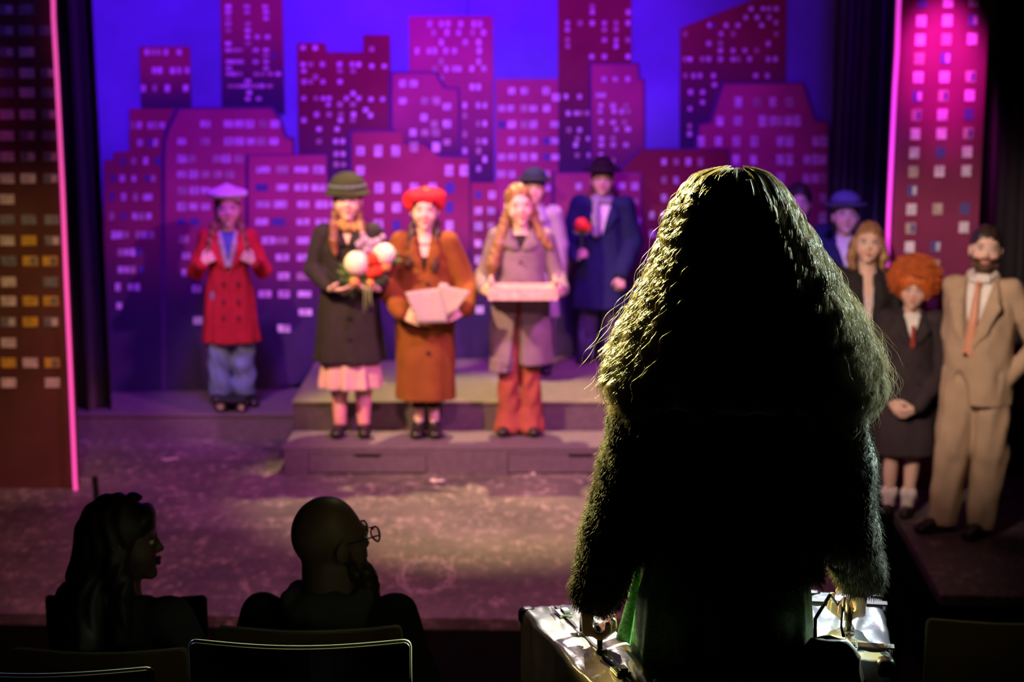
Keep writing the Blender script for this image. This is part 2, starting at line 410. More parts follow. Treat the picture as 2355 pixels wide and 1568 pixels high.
# raked auditorium, black shell
tiers = [(-2.0, 2.45, 1.30), (2.45, 3.25, 1.10), (3.25, 4.12, 0.90), (4.12, 5.0, 0.38), (5.0, 5.9, 0.22), (5.9, 6.8, -0.3), (6.8, 14.8, -0.6)]
m = MB()
for y0, y1, z in tiers: m.box((0, (y0+y1)/2, (z-0.75)/2-0.3), (13, y1-y0, z+0.75+0.6-0.6))
struct('floor_2', m, mat('auditorium_carpet', (0.010, 0.007, 0.010), rough=1.0, spec=0.0))
struct('wall_back', MB().box((0, 14.7, 3.2), (13, 0.1, 8)), M_black)
struct('wall_left', MB().box((-6.5, 6.4, 3.2), (0.1, 16.8, 8)), M_black)
struct('wall_right', MB().box((6.5, 6.4, 3.2), (0.1, 16.8, 8)), M_black)
struct('wall_rear', MB().box((0, -2.0, 3.2), (13, 0.1, 8)), M_black)
struct('ceiling', MB().box((0, 6.35, 7.2), (13.2, 16.8, 0.1)), M_black)

# ------------------------------------------------------------------ drapes
def drape(name, x0, x1, d, z0, z1, amp, wl, label, ph=0.0, skew=0.0):
    n = int(abs(x1-x0)/0.012)+2; vs = []; fs = []
    for j, z in enumerate(np.linspace(z0, z1, 9)):
        for i in range(n):
            t = i/(n-1); x = x0+(x1-x0)*t
            y = d+skew*t+amp*math.sin(2*PI*x/wl+ph)*(1+0.15*math.sin(3*z+5*x))+0.35*amp*math.sin(5.1*PI*x/wl+1)
            vs.append((x+0.01*math.sin(4*x+z), y, z))
    for j in range(8):
        for i in range(n-1):
            a = j*n+i; fs.append((a, a+1, a+n+1, a+n))
    o = MB().add(vs, fs).build(name, M_drape, smooth=True, recalc=False)
    s = o.modifiers.new('t', 'SOLIDIFY'); s.thickness = 0.006
    return tag(o, label, 'stage curtain')
xL = at_d(128, 560, 10.9).x
drape('leg_curtain', -4.4, at_d(224, 300, 12.35).x, 12.42, 0.19, 4.3, 0.06, 0.19, 'black fabric leg curtain hanging between the left painted column and the skyline backdrop')
drape('leg_curtain', at_d(1916, 300, 12.9).x, 4.6, 12.9, 0.0, 4.3, 0.06, 0.21, 'black leg curtain right of the skyline backdrop, behind the person in the brimmed hat', 0.8)
drape('wing_curtain', at_d(2262, 300, 11.2).x-0.1, 5.2, 11.25, 0.0, 4.3, 0.05, 0.24, 'black curtain at far right behind the man in the tan suit', 0.3)
drape('wing_curtain', -5.6, -3.75, 11.35, 0.0, 4.3, 0.05, 0.22, 'black curtain hanging at far left behind the painted amber column', 0.3)

# ------------------------------------------------------------------ painted skyline backdrop
def paint(name, col, var=0.25, scale=3.0, spec=0.15):
    return mat(name, col, rough=0.85, var=var, scale=scale, spec=spec)
M_sky = paint('blue_sky_paint', (0.15, 0.17, 0.60), 0.3, 1.1)
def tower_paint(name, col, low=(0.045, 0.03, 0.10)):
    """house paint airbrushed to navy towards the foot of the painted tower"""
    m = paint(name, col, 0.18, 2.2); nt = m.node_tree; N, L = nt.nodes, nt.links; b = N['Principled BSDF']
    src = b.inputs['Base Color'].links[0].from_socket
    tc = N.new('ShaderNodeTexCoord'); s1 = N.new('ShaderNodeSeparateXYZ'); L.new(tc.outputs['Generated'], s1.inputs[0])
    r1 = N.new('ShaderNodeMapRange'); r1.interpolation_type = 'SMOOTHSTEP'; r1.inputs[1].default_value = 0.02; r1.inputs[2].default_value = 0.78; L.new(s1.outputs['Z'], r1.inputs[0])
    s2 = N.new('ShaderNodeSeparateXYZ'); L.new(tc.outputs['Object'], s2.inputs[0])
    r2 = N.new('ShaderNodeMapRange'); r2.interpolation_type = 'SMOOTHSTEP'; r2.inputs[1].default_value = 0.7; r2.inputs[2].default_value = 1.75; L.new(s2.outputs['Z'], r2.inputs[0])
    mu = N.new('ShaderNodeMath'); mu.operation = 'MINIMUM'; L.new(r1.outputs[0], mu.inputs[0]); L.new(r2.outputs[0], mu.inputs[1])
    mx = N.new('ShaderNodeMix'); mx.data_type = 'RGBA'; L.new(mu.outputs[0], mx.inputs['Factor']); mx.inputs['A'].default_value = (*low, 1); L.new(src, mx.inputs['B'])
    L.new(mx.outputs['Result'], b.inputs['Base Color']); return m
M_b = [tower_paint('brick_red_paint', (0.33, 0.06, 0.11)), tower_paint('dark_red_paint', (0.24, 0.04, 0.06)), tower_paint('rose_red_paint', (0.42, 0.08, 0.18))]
M_halo = paint('dark_blue_outline_paint', (0.10, 0.035, 0.17), 0.2)
M_win = paint('lavender_window_paint', (0.72, 0.68, 0.86), 0.3, 18); M_wblue = paint('blue_window_paint', (0.10, 0.10, 0.34), 0.2)
M_wdim = paint('dull_window_paint', (0.5, 0.42, 0.42), 0.3, 18)
bd = thing('skyline_backdrop', 'tall painted backdrop of red city skyscrapers with lit windows under a blue night sky', 'backdrop', (0, BD0, 0))
bd_inv = Vector((0, BD0, 0))
def Lb(px, py, off): return on_back(px, py, off) - bd_inv
m = MB()
a, b_ = Lb(180, 0, 0), Lb(1960, 0, 0)
def sheet(m, x0, x1, z0, z1):
    m.prism([(x0, BDS*x0, z0), (x1, BDS*x1, z0), (x1, BDS*x1, z1), (x0, BDS*x0, z1)], (0, 0.03, 0))
xm = Lb(1077, 300, 0).x
m2 = MB(); sheet(m2, a.x, xm-0.003, 0.0, 3.7); m2.build('sky_panel', M_sky, bd)
m2 = MB(); sheet(m2, xm+0.003, b_.x, 0.0, 3.7); m2.build('sky_panel', M_sky, bd)
def W(rows, w_, h_, rowspec):
    for y, xs in rowspec.items():
        for x in xs: rows.append((abs(x), y, w_, h_, x < 0))
    return rows
BL = []     # (outline, windows, layer, material, halo)
def building(poly, wins, layer, mi, halo=None): BL.append((poly, wins, layer, mi, halo))
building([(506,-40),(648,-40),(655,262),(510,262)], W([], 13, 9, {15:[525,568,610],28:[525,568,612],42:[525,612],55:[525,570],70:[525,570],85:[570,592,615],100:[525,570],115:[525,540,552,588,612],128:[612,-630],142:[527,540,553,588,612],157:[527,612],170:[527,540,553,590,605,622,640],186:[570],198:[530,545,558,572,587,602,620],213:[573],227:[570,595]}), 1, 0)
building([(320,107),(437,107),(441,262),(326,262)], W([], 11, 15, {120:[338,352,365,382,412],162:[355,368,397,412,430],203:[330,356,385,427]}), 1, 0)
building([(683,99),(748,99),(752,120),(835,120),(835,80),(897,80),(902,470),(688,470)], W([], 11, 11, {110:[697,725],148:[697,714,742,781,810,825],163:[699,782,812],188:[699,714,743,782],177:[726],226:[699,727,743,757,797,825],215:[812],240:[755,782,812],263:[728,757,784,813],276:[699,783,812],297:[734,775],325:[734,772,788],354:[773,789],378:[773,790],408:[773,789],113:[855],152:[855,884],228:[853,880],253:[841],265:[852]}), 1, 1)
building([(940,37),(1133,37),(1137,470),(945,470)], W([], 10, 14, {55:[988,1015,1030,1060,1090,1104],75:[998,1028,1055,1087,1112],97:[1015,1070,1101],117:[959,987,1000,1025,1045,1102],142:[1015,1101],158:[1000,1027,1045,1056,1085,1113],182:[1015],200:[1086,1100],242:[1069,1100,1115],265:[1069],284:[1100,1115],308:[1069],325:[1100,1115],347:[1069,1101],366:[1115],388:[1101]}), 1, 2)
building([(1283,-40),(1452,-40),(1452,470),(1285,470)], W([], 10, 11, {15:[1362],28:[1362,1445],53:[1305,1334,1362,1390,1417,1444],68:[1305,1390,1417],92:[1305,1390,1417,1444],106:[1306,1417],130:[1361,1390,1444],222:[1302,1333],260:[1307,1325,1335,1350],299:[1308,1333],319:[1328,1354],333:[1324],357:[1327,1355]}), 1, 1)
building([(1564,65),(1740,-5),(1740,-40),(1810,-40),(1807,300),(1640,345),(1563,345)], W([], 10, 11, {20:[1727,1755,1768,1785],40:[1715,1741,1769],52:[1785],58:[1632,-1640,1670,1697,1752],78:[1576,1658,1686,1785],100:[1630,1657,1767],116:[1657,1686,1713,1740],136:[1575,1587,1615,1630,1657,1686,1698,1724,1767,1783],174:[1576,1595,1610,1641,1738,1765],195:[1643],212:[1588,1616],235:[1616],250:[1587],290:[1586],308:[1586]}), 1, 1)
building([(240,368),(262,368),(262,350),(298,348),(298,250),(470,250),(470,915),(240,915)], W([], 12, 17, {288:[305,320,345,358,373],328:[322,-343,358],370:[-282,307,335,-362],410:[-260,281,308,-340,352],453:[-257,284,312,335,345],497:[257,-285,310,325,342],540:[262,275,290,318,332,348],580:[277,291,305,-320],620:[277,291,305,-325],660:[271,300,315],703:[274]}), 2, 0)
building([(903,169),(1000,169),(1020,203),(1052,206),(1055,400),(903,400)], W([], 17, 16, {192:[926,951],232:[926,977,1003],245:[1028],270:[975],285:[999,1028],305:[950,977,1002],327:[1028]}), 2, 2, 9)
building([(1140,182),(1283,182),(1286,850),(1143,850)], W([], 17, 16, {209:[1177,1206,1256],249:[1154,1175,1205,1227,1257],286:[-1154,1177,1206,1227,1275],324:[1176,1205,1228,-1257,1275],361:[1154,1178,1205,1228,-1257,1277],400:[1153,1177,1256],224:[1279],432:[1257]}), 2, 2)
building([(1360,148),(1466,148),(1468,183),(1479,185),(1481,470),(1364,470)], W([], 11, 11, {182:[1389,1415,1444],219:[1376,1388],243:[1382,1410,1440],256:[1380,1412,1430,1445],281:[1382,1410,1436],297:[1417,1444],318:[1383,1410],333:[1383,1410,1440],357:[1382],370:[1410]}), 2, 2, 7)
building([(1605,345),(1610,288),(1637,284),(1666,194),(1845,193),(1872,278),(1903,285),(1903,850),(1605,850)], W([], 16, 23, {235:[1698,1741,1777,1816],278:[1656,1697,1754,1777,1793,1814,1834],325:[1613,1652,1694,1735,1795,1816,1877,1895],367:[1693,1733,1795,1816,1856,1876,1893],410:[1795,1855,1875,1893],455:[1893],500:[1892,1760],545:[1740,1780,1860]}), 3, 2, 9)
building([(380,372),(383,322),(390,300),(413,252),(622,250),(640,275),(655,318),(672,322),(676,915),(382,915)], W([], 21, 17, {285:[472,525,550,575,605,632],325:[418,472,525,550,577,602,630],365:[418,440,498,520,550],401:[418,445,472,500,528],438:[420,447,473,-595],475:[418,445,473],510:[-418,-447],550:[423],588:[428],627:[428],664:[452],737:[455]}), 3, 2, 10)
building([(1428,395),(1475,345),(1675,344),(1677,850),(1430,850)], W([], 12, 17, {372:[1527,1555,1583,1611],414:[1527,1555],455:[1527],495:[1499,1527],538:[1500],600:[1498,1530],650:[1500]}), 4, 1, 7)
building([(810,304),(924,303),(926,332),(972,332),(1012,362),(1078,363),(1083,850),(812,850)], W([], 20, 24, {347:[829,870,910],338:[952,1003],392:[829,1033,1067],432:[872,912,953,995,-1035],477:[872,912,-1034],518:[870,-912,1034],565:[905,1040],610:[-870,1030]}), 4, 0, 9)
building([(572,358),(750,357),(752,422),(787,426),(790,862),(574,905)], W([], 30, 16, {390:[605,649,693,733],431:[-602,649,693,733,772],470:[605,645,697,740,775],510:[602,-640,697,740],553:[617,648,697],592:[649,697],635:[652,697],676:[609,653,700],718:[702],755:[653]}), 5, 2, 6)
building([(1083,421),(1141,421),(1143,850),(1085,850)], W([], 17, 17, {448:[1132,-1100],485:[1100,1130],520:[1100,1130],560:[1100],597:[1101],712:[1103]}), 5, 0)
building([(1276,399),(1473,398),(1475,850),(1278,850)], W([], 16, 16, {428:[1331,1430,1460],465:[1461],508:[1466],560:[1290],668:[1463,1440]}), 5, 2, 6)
for poly, wins, layer, mi, halo in BL:
    off = 0.012*layer
    m = MB(); m.prism([Lb(x, y, off) for x, y in poly], (0, 0.011*layer, 0), 0)
    if halo:
        cx = sum(p[0] for p in poly)/len(poly)
        hp = [(x-halo if x < cx else x+halo*0.6, y-halo*0.5 if y < 700 else y) for x, y in poly]
        m.prism([Lb(x, y, off-0.008) for x, y in hp], (0, 0.003, 0), 3)
    for (x, y, w_, h_, bl) in wins:
        e = 0.003+off; k = 2 if bl else (1 if RNG.random() > .25 else 4)
        w2, h2 = w_/2*RNG.uniform(.85, 1.05), h_/2*RNG.uniform(.85, 1.08)
        m.prism([Lb(x-w2, y-h2, e), Lb(x+w2, y-h2, e), Lb(x+w2, y+h2, e), Lb(x-w2, y+h2, e)], (0, 0.002, 0), k)
        if w_ > 12 and RNG.random() > .3 and not bl:   # painted sash or blind
            m.prism([Lb(x-w2*.15, y-h2*.8, e+.002), Lb(x+w2*RNG.uniform(.1,.7), y-h2*.8, e+.002), Lb(x+w2*.3, y+h2*RNG.uniform(0,.8), e+.002), Lb(x-w2*.15, y+h2*.8, e+.002)], (0, 0.001, 0), 4)
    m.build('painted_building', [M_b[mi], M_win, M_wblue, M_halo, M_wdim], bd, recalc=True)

# ------------------------------------------------------------------ painted side columns with neon tubes
M_col = paint('oxblood_column_paint', (0.13, 0.055, 0.035), 0.25, 2.0)
M_colr = paint('plum_column_paint', (0.22, 0.035, 0.11), 0.2, 2.0)
M_wy = paint('yellow_window_paint', (0.75, 0.50, 0.06), 0.3, 20); M_wg = paint('grey_window_paint', (0.24, 0.26, 0.24), 0.3, 20)
def column(name, label, x0, x1, d, z1, wins, m0, mats):
    t = thing(name, label, 'scenery column', ((x0+x1)/2, d, 0)); o = t.location
    MB().box((0, 0.06, z1/2), (x1-x0, 0.12, z1)).build('painted_panel', m0, t)
    m = MB()
    for (px, py, w_, h_, k) in wins:
        c = at_d(px, py, d)-o; s = at_d(px+1, py, d).x-at_d(px, py, d).x
        a_, b_ = w_/2*s, h_/2*s*1.02
        m.box((c.x, -0.002, c.z), (2*a_, 0.004, 2*b_), mi=k)
        if k and RNG.random() > .4:
            m.box((c.x+a_*.45, -0.004, c.z), (a_*.8, 0.003, b_*1.5), mi=(k+1) % len(mats))
    m.build('painted_windows', mats, t)
    return t
xLc = at_d(122+26, 565, 10.9).x
wl = []
lows = {22:'0d.', 70:'0dd', 120:'0m.', 168:'0md', 213:'0md', 263:'mmd', 312:'mdd', 360:'mdd', 410:'mmd', 458:'m..', 505:'ddd', 553:'myd', 600:'gyy', 648:'w.g', 692:'wyy', 740:'gyg', 788:'w..', 834:'ywy', 880:'w.w'}
KL = {'d': 2, 'm': 0, 'y': 1, 'g': 2, 'w': 0, '0': 2}
for y, s in lows.items():
    xs = [14+y*.004, 60+y*.012, 106+y*.027] if y < 560 else [20, 70, 120-(834-y)*.02]
    for x, c in zip(xs, s):
        if c != '.': wl.append((x, y, 34, 22, KL[c]))
column('skyscraper_column', 'narrow brown skyscraper flat with yellow windows at far left edge of the stage', xLc-0.95, xLc, 10.9, 4.2, wl, M_col, [paint('cream_window_paint', (0.75, 0.68, 0.58), 0.3, 18), M_wy, M_wg])
xRc0 = at_d(2054, 300, 10.9).x; xRc1 = at_d(2261, 300, 10.9).x
wr = []
for i in range(17):
    y = 5+i*43.3
    for j, (x0, sl) in enumerate(((2121, -.052), (2181, -.052), (2240, -.045))):
        if (i, j) in ((3, 2), (10, 1), (10, 2), (13, 2), (14, 2), (12, 1)): continue
        wr.append((x0+sl*y, y+j*-1, 22, 25, 2 if (i*3+j) % 5 == 0 else (0 if (i+j) % 3 else 1)))
column('skyscraper_column', 'plum coloured skyscraper flat with pale windows lit by a magenta spot, right of stage', xRc0, xRc1, 10.9, 4.2, wr, M_colr, [M_win, M_wdim, M_wblue])
M_neon = emit('pink_neon', (0.92, 0.085, 0.42), 0.95); M_neon2 = emit('violet_pink_neon', (1.0, 0.06, 0.82), 0.95)
M_cap = mat('tube_end_cap', (0.25, 0.02, 0.03), rough=0.5)
def neon(label, pxs, d, mt):
    pts = [at_d(px, py, d) for px, py in pxs]
    t = thing('neon_tube', label, 'neon light', (pts[0].x, d, 0)); o = t.location
    full = []
    for a, b in zip(pts[:-1], pts[1:]):
        for k in range(8): full.append(a.lerp(b, k/8)-o)
    full.append(pts[-1]-o)
    MB().tube(full, 0.0135, 10).build('glowing_tube', mt, t, smooth=True)
    e = full[-1]; MB().tube([e+Vector((0, 0, 0.002)), e-Vector((0, 0, 0.018))], 0.016, 10).build('end_cap', M_cap, t)
    for q in (0.25, 0.6, 0.9):
        p = full[int(q*(len(full)-1))]; MB().box((p.x-(0.0), p.y+0.012, p.z), (0.034, 0.024, 0.008)).build('mounting_clip', M_cap, t)
neon('long pink neon tube running down the edge of the brown column at far left', [(121.5, -40), (123, 40), (131, 180), (143, 420), (152, 640), (161, 840), (172, 1100), (174, 1131)], 10.86, M_neon)
neon('pink neon tube on the left edge of the plum column at right, behind two actors', [(2069, -40), (2066, 30), (2063, 120), (2058, 200), (2052, 330), (2045, 480), (2040, 605), (2030, 900), (2024, 1090)], 10.86, M_neon2)

# ------------------------------------------------------------------ platforms and steps
p = on_z(655, 1090); X0 = p.x; D0 = p.y; R1 = 0.186; R2 = 0.386
D1 = on_z(700, 988, R1).y; X1 = 1.78; DB = 13.36
st = thing('stepped_platform', 'wide two step wooden stage platform with drawers in its front riser', 'platform', ((X0+X1)/2, D0, 0)); o = st.location
cx = 0; wd = X1-X0
def lx(px, y, z): return on_z(px, y, z).x - o.x
dr = [(lx(712, 1085, 0), lx(983, 1085, 0), (lx(812, 1047, .12), lx(882, 1047, .12))), (lx(1167, 1078, 0), lx(1520, 1078, 0), (lx(1302, 1040, .12), lx(1368, 1040, .12)))]
MB().box((0, (D1-D0)/2+0.012, (R1-0.02)/2), (wd, D1-D0-0.024, R1-0.02)).build('lower_frame', M_deck, st)
def back_y(x): return BD0+BDS*x-0.09
def slab(x0, x1, yf, z0, z1, oo): 
    return MB().prism([(x0-oo.x, yf-oo.y, z0), (x1-oo.x, yf-oo.y, z0), (x1-oo.x, back_y(x1)-oo.y, z0), (x0-oo.x, back_y(x0)-oo.y, z0)], (0, 0, z1-z0))
slab(X0, X1, D1+0.012, 0, R2-0.02, o).build('upper_frame', M_deck, st)
MB().box((0, (D1-D0)/2, R1-0.01), (wd, D1-D0+0.002, 0.02)).build('lower_tread', M_deck, st, bevel=0.003)
slab(X0-.005, X1+.005, D1, R2-0.02, R2, o).build('upper_tread', M_decktop, st, bevel=0.003)
# cover boards beside the drawers, then the drawers themselves
segs = [(-wd/2, dr[0][0]), (dr[0][1], dr[1][0]), (dr[1][1], wd/2)]
for a, b in segs: MB().box(((a+b)/2, 0.002, 0.083), (b-a, 0.02, 0.163)).build('front_board', M_deck, st)
for a, b, (h0, h1) in dr:
    m = MB(); g = 0.006
    z0, z1, zn = 0.012, 0.135, 0.112
    m.prism([(a+g, -0.004, z0), (b-g, -0.004, z0), (b-g, -0.004, z1), (h1, -0.004, z1), (h1-.03, -0.004, zn), (h0+.03, -0.004, zn), (h0, -0.004, z1), (a+g, -0.004, z1)], (0, 0.016, 0))
    m.build('drawer', M_deck, st)
    MB().box(((a+b)/2, 0.004, 0.152), (b-a, 0.016, 0.024)).build('drawer_rail', M_deck, st)
xa = on_z(210, 1010).x; da = on_z(400, 1010).y
lp = thing('low_platform', 'long low stage platform under the girl in the red coat, left of the steps', 'platform', ((xa+X0)/2-0.3, da, 0)); o = lp.location
slab(-4.45, X0-0.012, da+0.01, 0, 0.166, o).build('riser_frame', M_deck, lp)
slab(-4.45, X0-0.010, da, 0.166, 0.186, o).build('tread', M_deck, lp, bevel=0.003)

# ------------------------------------------------------------------ scraps of confetti on the floor
M_scrap = mat('white_paper_scrap', (0.8, 0.72, 0.7), rough=0.7)
def scrap(px, py, z, L_, w_, rz, label, nm='paper_scrap', mm=None):
    p = on_z(px, py, z); vs = []; fs = []
    for i in range(7):
        t = i/6-.5; ww = w_*(1-1.6*t*t); zz = 0.006+0.022*t*t+0.004*math.sin(7*t)
        vs += [(t*L_, -ww/2+0.02*t*t, zz), (t*L_, ww/2+0.02*t*t, zz*0.8)]
    for i in range(6): fs.append((2*i, 2*i+2, 2*i+3, 2*i+1))
    o = MB().add(vs, fs).build(nm, mm or M_scrap, smooth=True, recalc=False)
    s = o.modifiers.new('t', 'SOLIDIFY'); s.thickness = 0.003
    o.location = (p.x, p.y, z+0.001); o.rotation_euler = (0, 0, rz); tag(o, label, 'paper scrap', 'paper scraps on the stage')
scrap(391, 1057, 0, 0.12, 0.05, 0.1, 'curled white paper scrap on the bare floor left of the steps')
scrap(1006, 1107, 0, 0.10, 0.06, -0.5, 'curled white paper scrap on the floor in front of the left drawer')
scrap(1048, 1082, 0, 0.035, 0.03, 0.5, 'tiny pink scrap at the foot of the steps, nearest the left drawer')
scrap(1101, 1082, 0, 0.035, 0.03, 1.2, 'tiny pink scrap at the foot of the steps, midway between the two drawers')
scrap(1226, 1091, 0, 0.035, 0.035, 0.2, 'tiny pale scrap on the floor in front of the right drawer')
scrap(712, 1086, 0, 0.03, 0.03, 0.2, 'tiny scrap by the left front corner of the steps')
scrap(545, 942, 0.186, 0.04, 0.03, 0.2, 'small orange scrap beside the shoes of the girl in the red coat')
# ================================================================== PEOPLE
def unit(v):
    v = A3(v); return v/np.linalg.norm(v)
def rotm(x=0, y=0, z=0): return np.array(Euler((x, y, z)).to_matrix())
def hand(W, d, n, t, curl=(0.35, 0.5, 0.35), s=1.0, spread=0.09, thumb_in=0.35):
    W = A3(W); d = unit(d); t = A3(t); t = unit(t-d*(t@d)); n2 = unit(n - d*(A3(n)@d) - t*(A3(n)@t)) if np.linalg.norm(A3(n)-d*(A3(n)@d)-t*(A3(n)@t)) > 1e-3 else np.cross(d, t)
    palm = []; fing = []
    L = [.95, 1.06, .99, .78]
    for j in range(4):
        u = (1.5-j)*.0195*s
        palm.append(cone(W+t*u*.55+d*.012*s, W+d*.086*s+t*u, .0145*s, .0118*s))
        K = W+d*(.086-abs(j-1.2)*.003)*s+t*u; a = 0.0; fan = (1.5-j)*spread
        dd = unit(d*math.cos(fan)+t*math.sin(fan)); r = .0092*s
        for q, (ln, c) in enumerate(zip((.043, .027, .021), curl)):
            a += c; dr = dd*math.cos(a)+n2*math.sin(a); e = K+dr*ln*L[j]*s
            fing.append(cone(K, e, r, r*.9)); K = e; r *= .9
    b = W+d*.022*s+t*.02*s
    e = b+unit(t*.75+d*.6+n2*thumb_in)*.046*s; g = e+unit(t*.25+d*.85+n2*(thumb_in+.2))*.034*s
    th = [cone(b, e, .0125*s, .0105*s), cone(e, g, .0105*s, .0082*s)]
    return palm, fing, th
SKIN = {'fair': (0.72, 0.48, 0.40), 'tan': (0.55, 0.32, 0.22), 'pale': (0.76, 0.54, 0.47), 'shaded': (0.15, 0.085, 0.055)}  # last tone is darkened: the shade over the seats is put into the skin
class Person:
    def __init__(s, label, px, pyf, z0, pyc, yaw=0, d=None, hs=1.0, skin='fair', tilt=(0, 0, 0), build=1.0, smile=False, brow=(0.12, 0.07, 0.04), H=None, beard=None, name='person', cat='person'):
        p = on_z(px, pyf, z0) if d is None else Vector((at_d(px, 700, d).x, d, z0))
        H = H or (at_d(px, pyc, p.y).z - z0)
        s.k = H/1.70; s.root = thing(name, label, cat, p, yaw); s.root.scale = (s.k,)*3
        s.hs = hs; s.R = rotm(*tilt); s.piv = A3((0, .012, 1.46)); s.skin = A3(SKIN[skin]); s.build = build; s.brow = brow; s.beard = beard
        s.yaw = yaw; s.smile = smile; s.neck = 1.0
        s.arms = {}; s.legs = {-1: ((-.085, 0, .47), (-.09, .02, .085), 0), 1: ((.085, 0, .47), (.09, .02, .085), 0)}
    def W(s, v):  # local -> world
        v = Vector(v)*s.k; return Matrix.Rotation(s.yaw, 3, 'Z') @ v + s.root.location
    def ht(s, p): return s.piv + s.R @ ((A3(p)-s.piv)*s.hs)
    def hell(s, c, r): return ell(s.ht(c), A3(r)*s.hs, s.R)
    def hcone(s, a, b, r1, r2): return cone(s.ht(a), s.ht(b), r1*s.hs, r2*s.hs)
    def arm(s, side, elbow, wrist, d, n=(0, 1, 0), t=(0, 0, 1), curl=(.35, .5, .35), hand_s=1.0):
        s.arms[side] = (elbow, wrist, d, n, t, curl, hand_s)
    def leg(s, side, knee, ankle, toe=0.0): s.legs[side] = (knee, ankle, toe)
    def shoulder(s, side): return (side*.165*s.build, .01, 1.375)
    def body(s, h=0.0095, faceh=0.0036):
        b = s.build
        if not s.arms:
            for sd in (-1, 1): s.arm(sd, (sd*.22*b, .02, 1.11), (sd*.225*b, -.02, .87), (0, -.08, -1), (-sd, 0, 0), (0, -1, 0))
        for sd in (-1, 1):
            if sd not in s.arms: s.arm(sd, (sd*.22*b, .02, 1.11), (sd*.225*b, -.02, .87), (0, -.08, -1), (-sd, 0, 0), (0, -1, 0))
        hc = s.ht((0, -.01, 1.58)); q = .13*s.hs
        fx = [(hc[0]-.095*s.hs, hc[0]+.095*s.hs, faceh)]; fy = [(hc[1]-q, hc[1]+.06, faceh*1.1)]; fz = [(hc[2]-.12*s.hs, hc[2]+.06*s.hs, faceh), (hc[2]+.06*s.hs, hc[2]+.14*s.hs, .006)]
        for sd, (e, w, d, n, t, c, hsz) in s.arms.items():
            m = A3(w)+unit(d)*.08
            fx.append((m[0]-.09, m[0]+.09, .0048)); fy.append((m[1]-.08, m[1]+.08, .0052)); fz.append((m[2]-.09, m[2]+.09, .0048))
        v = Vol((-.5, -.5, -.02), (.5, .3, 1.85), h, fx, fy, fz)
        v.adds([ell((0, 0, .93), (.145*b, .095, .11)), ell((0, 0, 1.08), (.12*b, .082, .15)), ell((0, .01, 1.25), (.142*b, .092, .16)), cone((-.13*b, .015, 1.37), (.13*b, .015, 1.37), .048, .048)], .04)
        v.adds([cone((0, .02, 1.36), s.ht((0, .012, 1.51)), .056*s.neck, .050*s.hs*s.neck)], .025)
        for sd in (-1, 1):
            kn, an, toe = s.legs[sd]
            v.adds(chain([(sd*.08, 0, .90), kn, an], [.078, .052, .034]), .03)
            v.adds([ell(((kn[0]*.6+an[0]*.4), kn[1]*.6+an[1]*.4+.022, kn[2]*.62+an[2]*.38), (.044, .044, .11))], .03)
            tp = (an[0]+math.sin(toe)*.105, an[1]-math.cos(toe)*.105, an[2]-.052)
            v.adds([cone((an[0], an[1], an[2]-.02), tp, .030, .020)], .02)
            e, w, d, n, t, c, hsz = s.arms[sd]
            sh = s.shoulder(sd)
            v.adds(chain([sh, e, w], [.046, .037, .0255]), .02)
            pm, fg, th = hand(w, d, n, t, c, hsz)
            v.adds(pm, .010); v.adds(th, .006); v.adds(fg, .0035)
        # head
        he, hcn = s.hell, s.hcone
        v.adds([he((0, .018, 1.606), (.077, .090, .094)), he((0, -.022, 1.572), (.069, .066, .083)), he((.037, -.046, 1.546), (.030, .031, .030)), he((-.037, -.046, 1.546), (.030, .031, .030)), he((0, -.030, 1.512), (.053, .050, .034))], .02)
        v.adds([he((0, -.068, 1.487), (.021, .018, .016))], .02)
        for sx in (-1, 1): v.sub(he((sx*.031, -.094, 1.591), (.019, .017, .011)), .012)
        v.adds([hcn((-.038, -.074, 1.611), (.038, -.074, 1.611), .009, .009)], .012)
        for sx in (-1, 1):
            v.op(he((sx*.031, -.0735, 1.590), (.0125, .0125, .0115)), .002)
            v.op(he((sx*.0100, -.089, 1.556), (.0078, .009, .0068)), .006)
            v.op(he((sx*.081, .012, 1.572), (.009, .019, .031)), .008)
        v.adds([hcn((0, -.080, 1.596), (0, -.0985, 1.560), .0060, .0088)], .010)
        if s.smile:
            for sx in (-1, 1): v.op(he((sx*.038, -.062, 1.548), (.020, .020, .019)), .02)
        v.adds([he((0, -.0905, 1.530), (.022, .0080, .0045)), he((0, -.0895, 1.5185), (.018, .0085, .0056))], .006)
        v.sub(hcn((-.018, -.100, 1.5245), (.018, -.100, 1.5245), .0022, .0022), .002)
        hand_c = [A3(a[1]) for a in s.arms.values()]
        def col(P):
            Q = (P-s.piv) @ s.R / s.hs + s.piv
            c = np.tile(s.skin, (len(P), 1)); x, y, z = np.abs(Q[:, 0]), Q[:, 1], Q[:, 2]
            hd = z > 1.44
            ck = hd & (np.hypot(x-.036, z-1.548) < .02) & (y < -.05); c[ck] *= (1.06, .85, .85)
            lp = hd & (np.hypot(x/.024, (z-1.524)/.0105) < 1) & (y < -.084); c[lp] = s.skin*(.85, .42, .45)
            ey = hd & (np.hypot(x-.031, (z-1.590)) < .0125) & (y < -.070) & (np.abs(z-1.590) < .0058); c[ey] = (.75, .72, .70)
            ir = ey & (np.hypot(x-.031, z-1.590) < .0062); c[ir] = (.05, .035, .03)
            ld = hd & (np.abs(np.hypot(x-.031, (z-1.590)*1.5)-.0145) < .0032) & (z > 1.594) & (y < -.068); c[ld] = (.10, .06, .05)
            bw = hd & (x > .013) & (x < .048) & (np.abs(z-1.6150+np.maximum(x-.036, 0)*.35+np.maximum(.022-x, 0)*.15) < .0030) & (y < -.06); c[bw] = s.brow
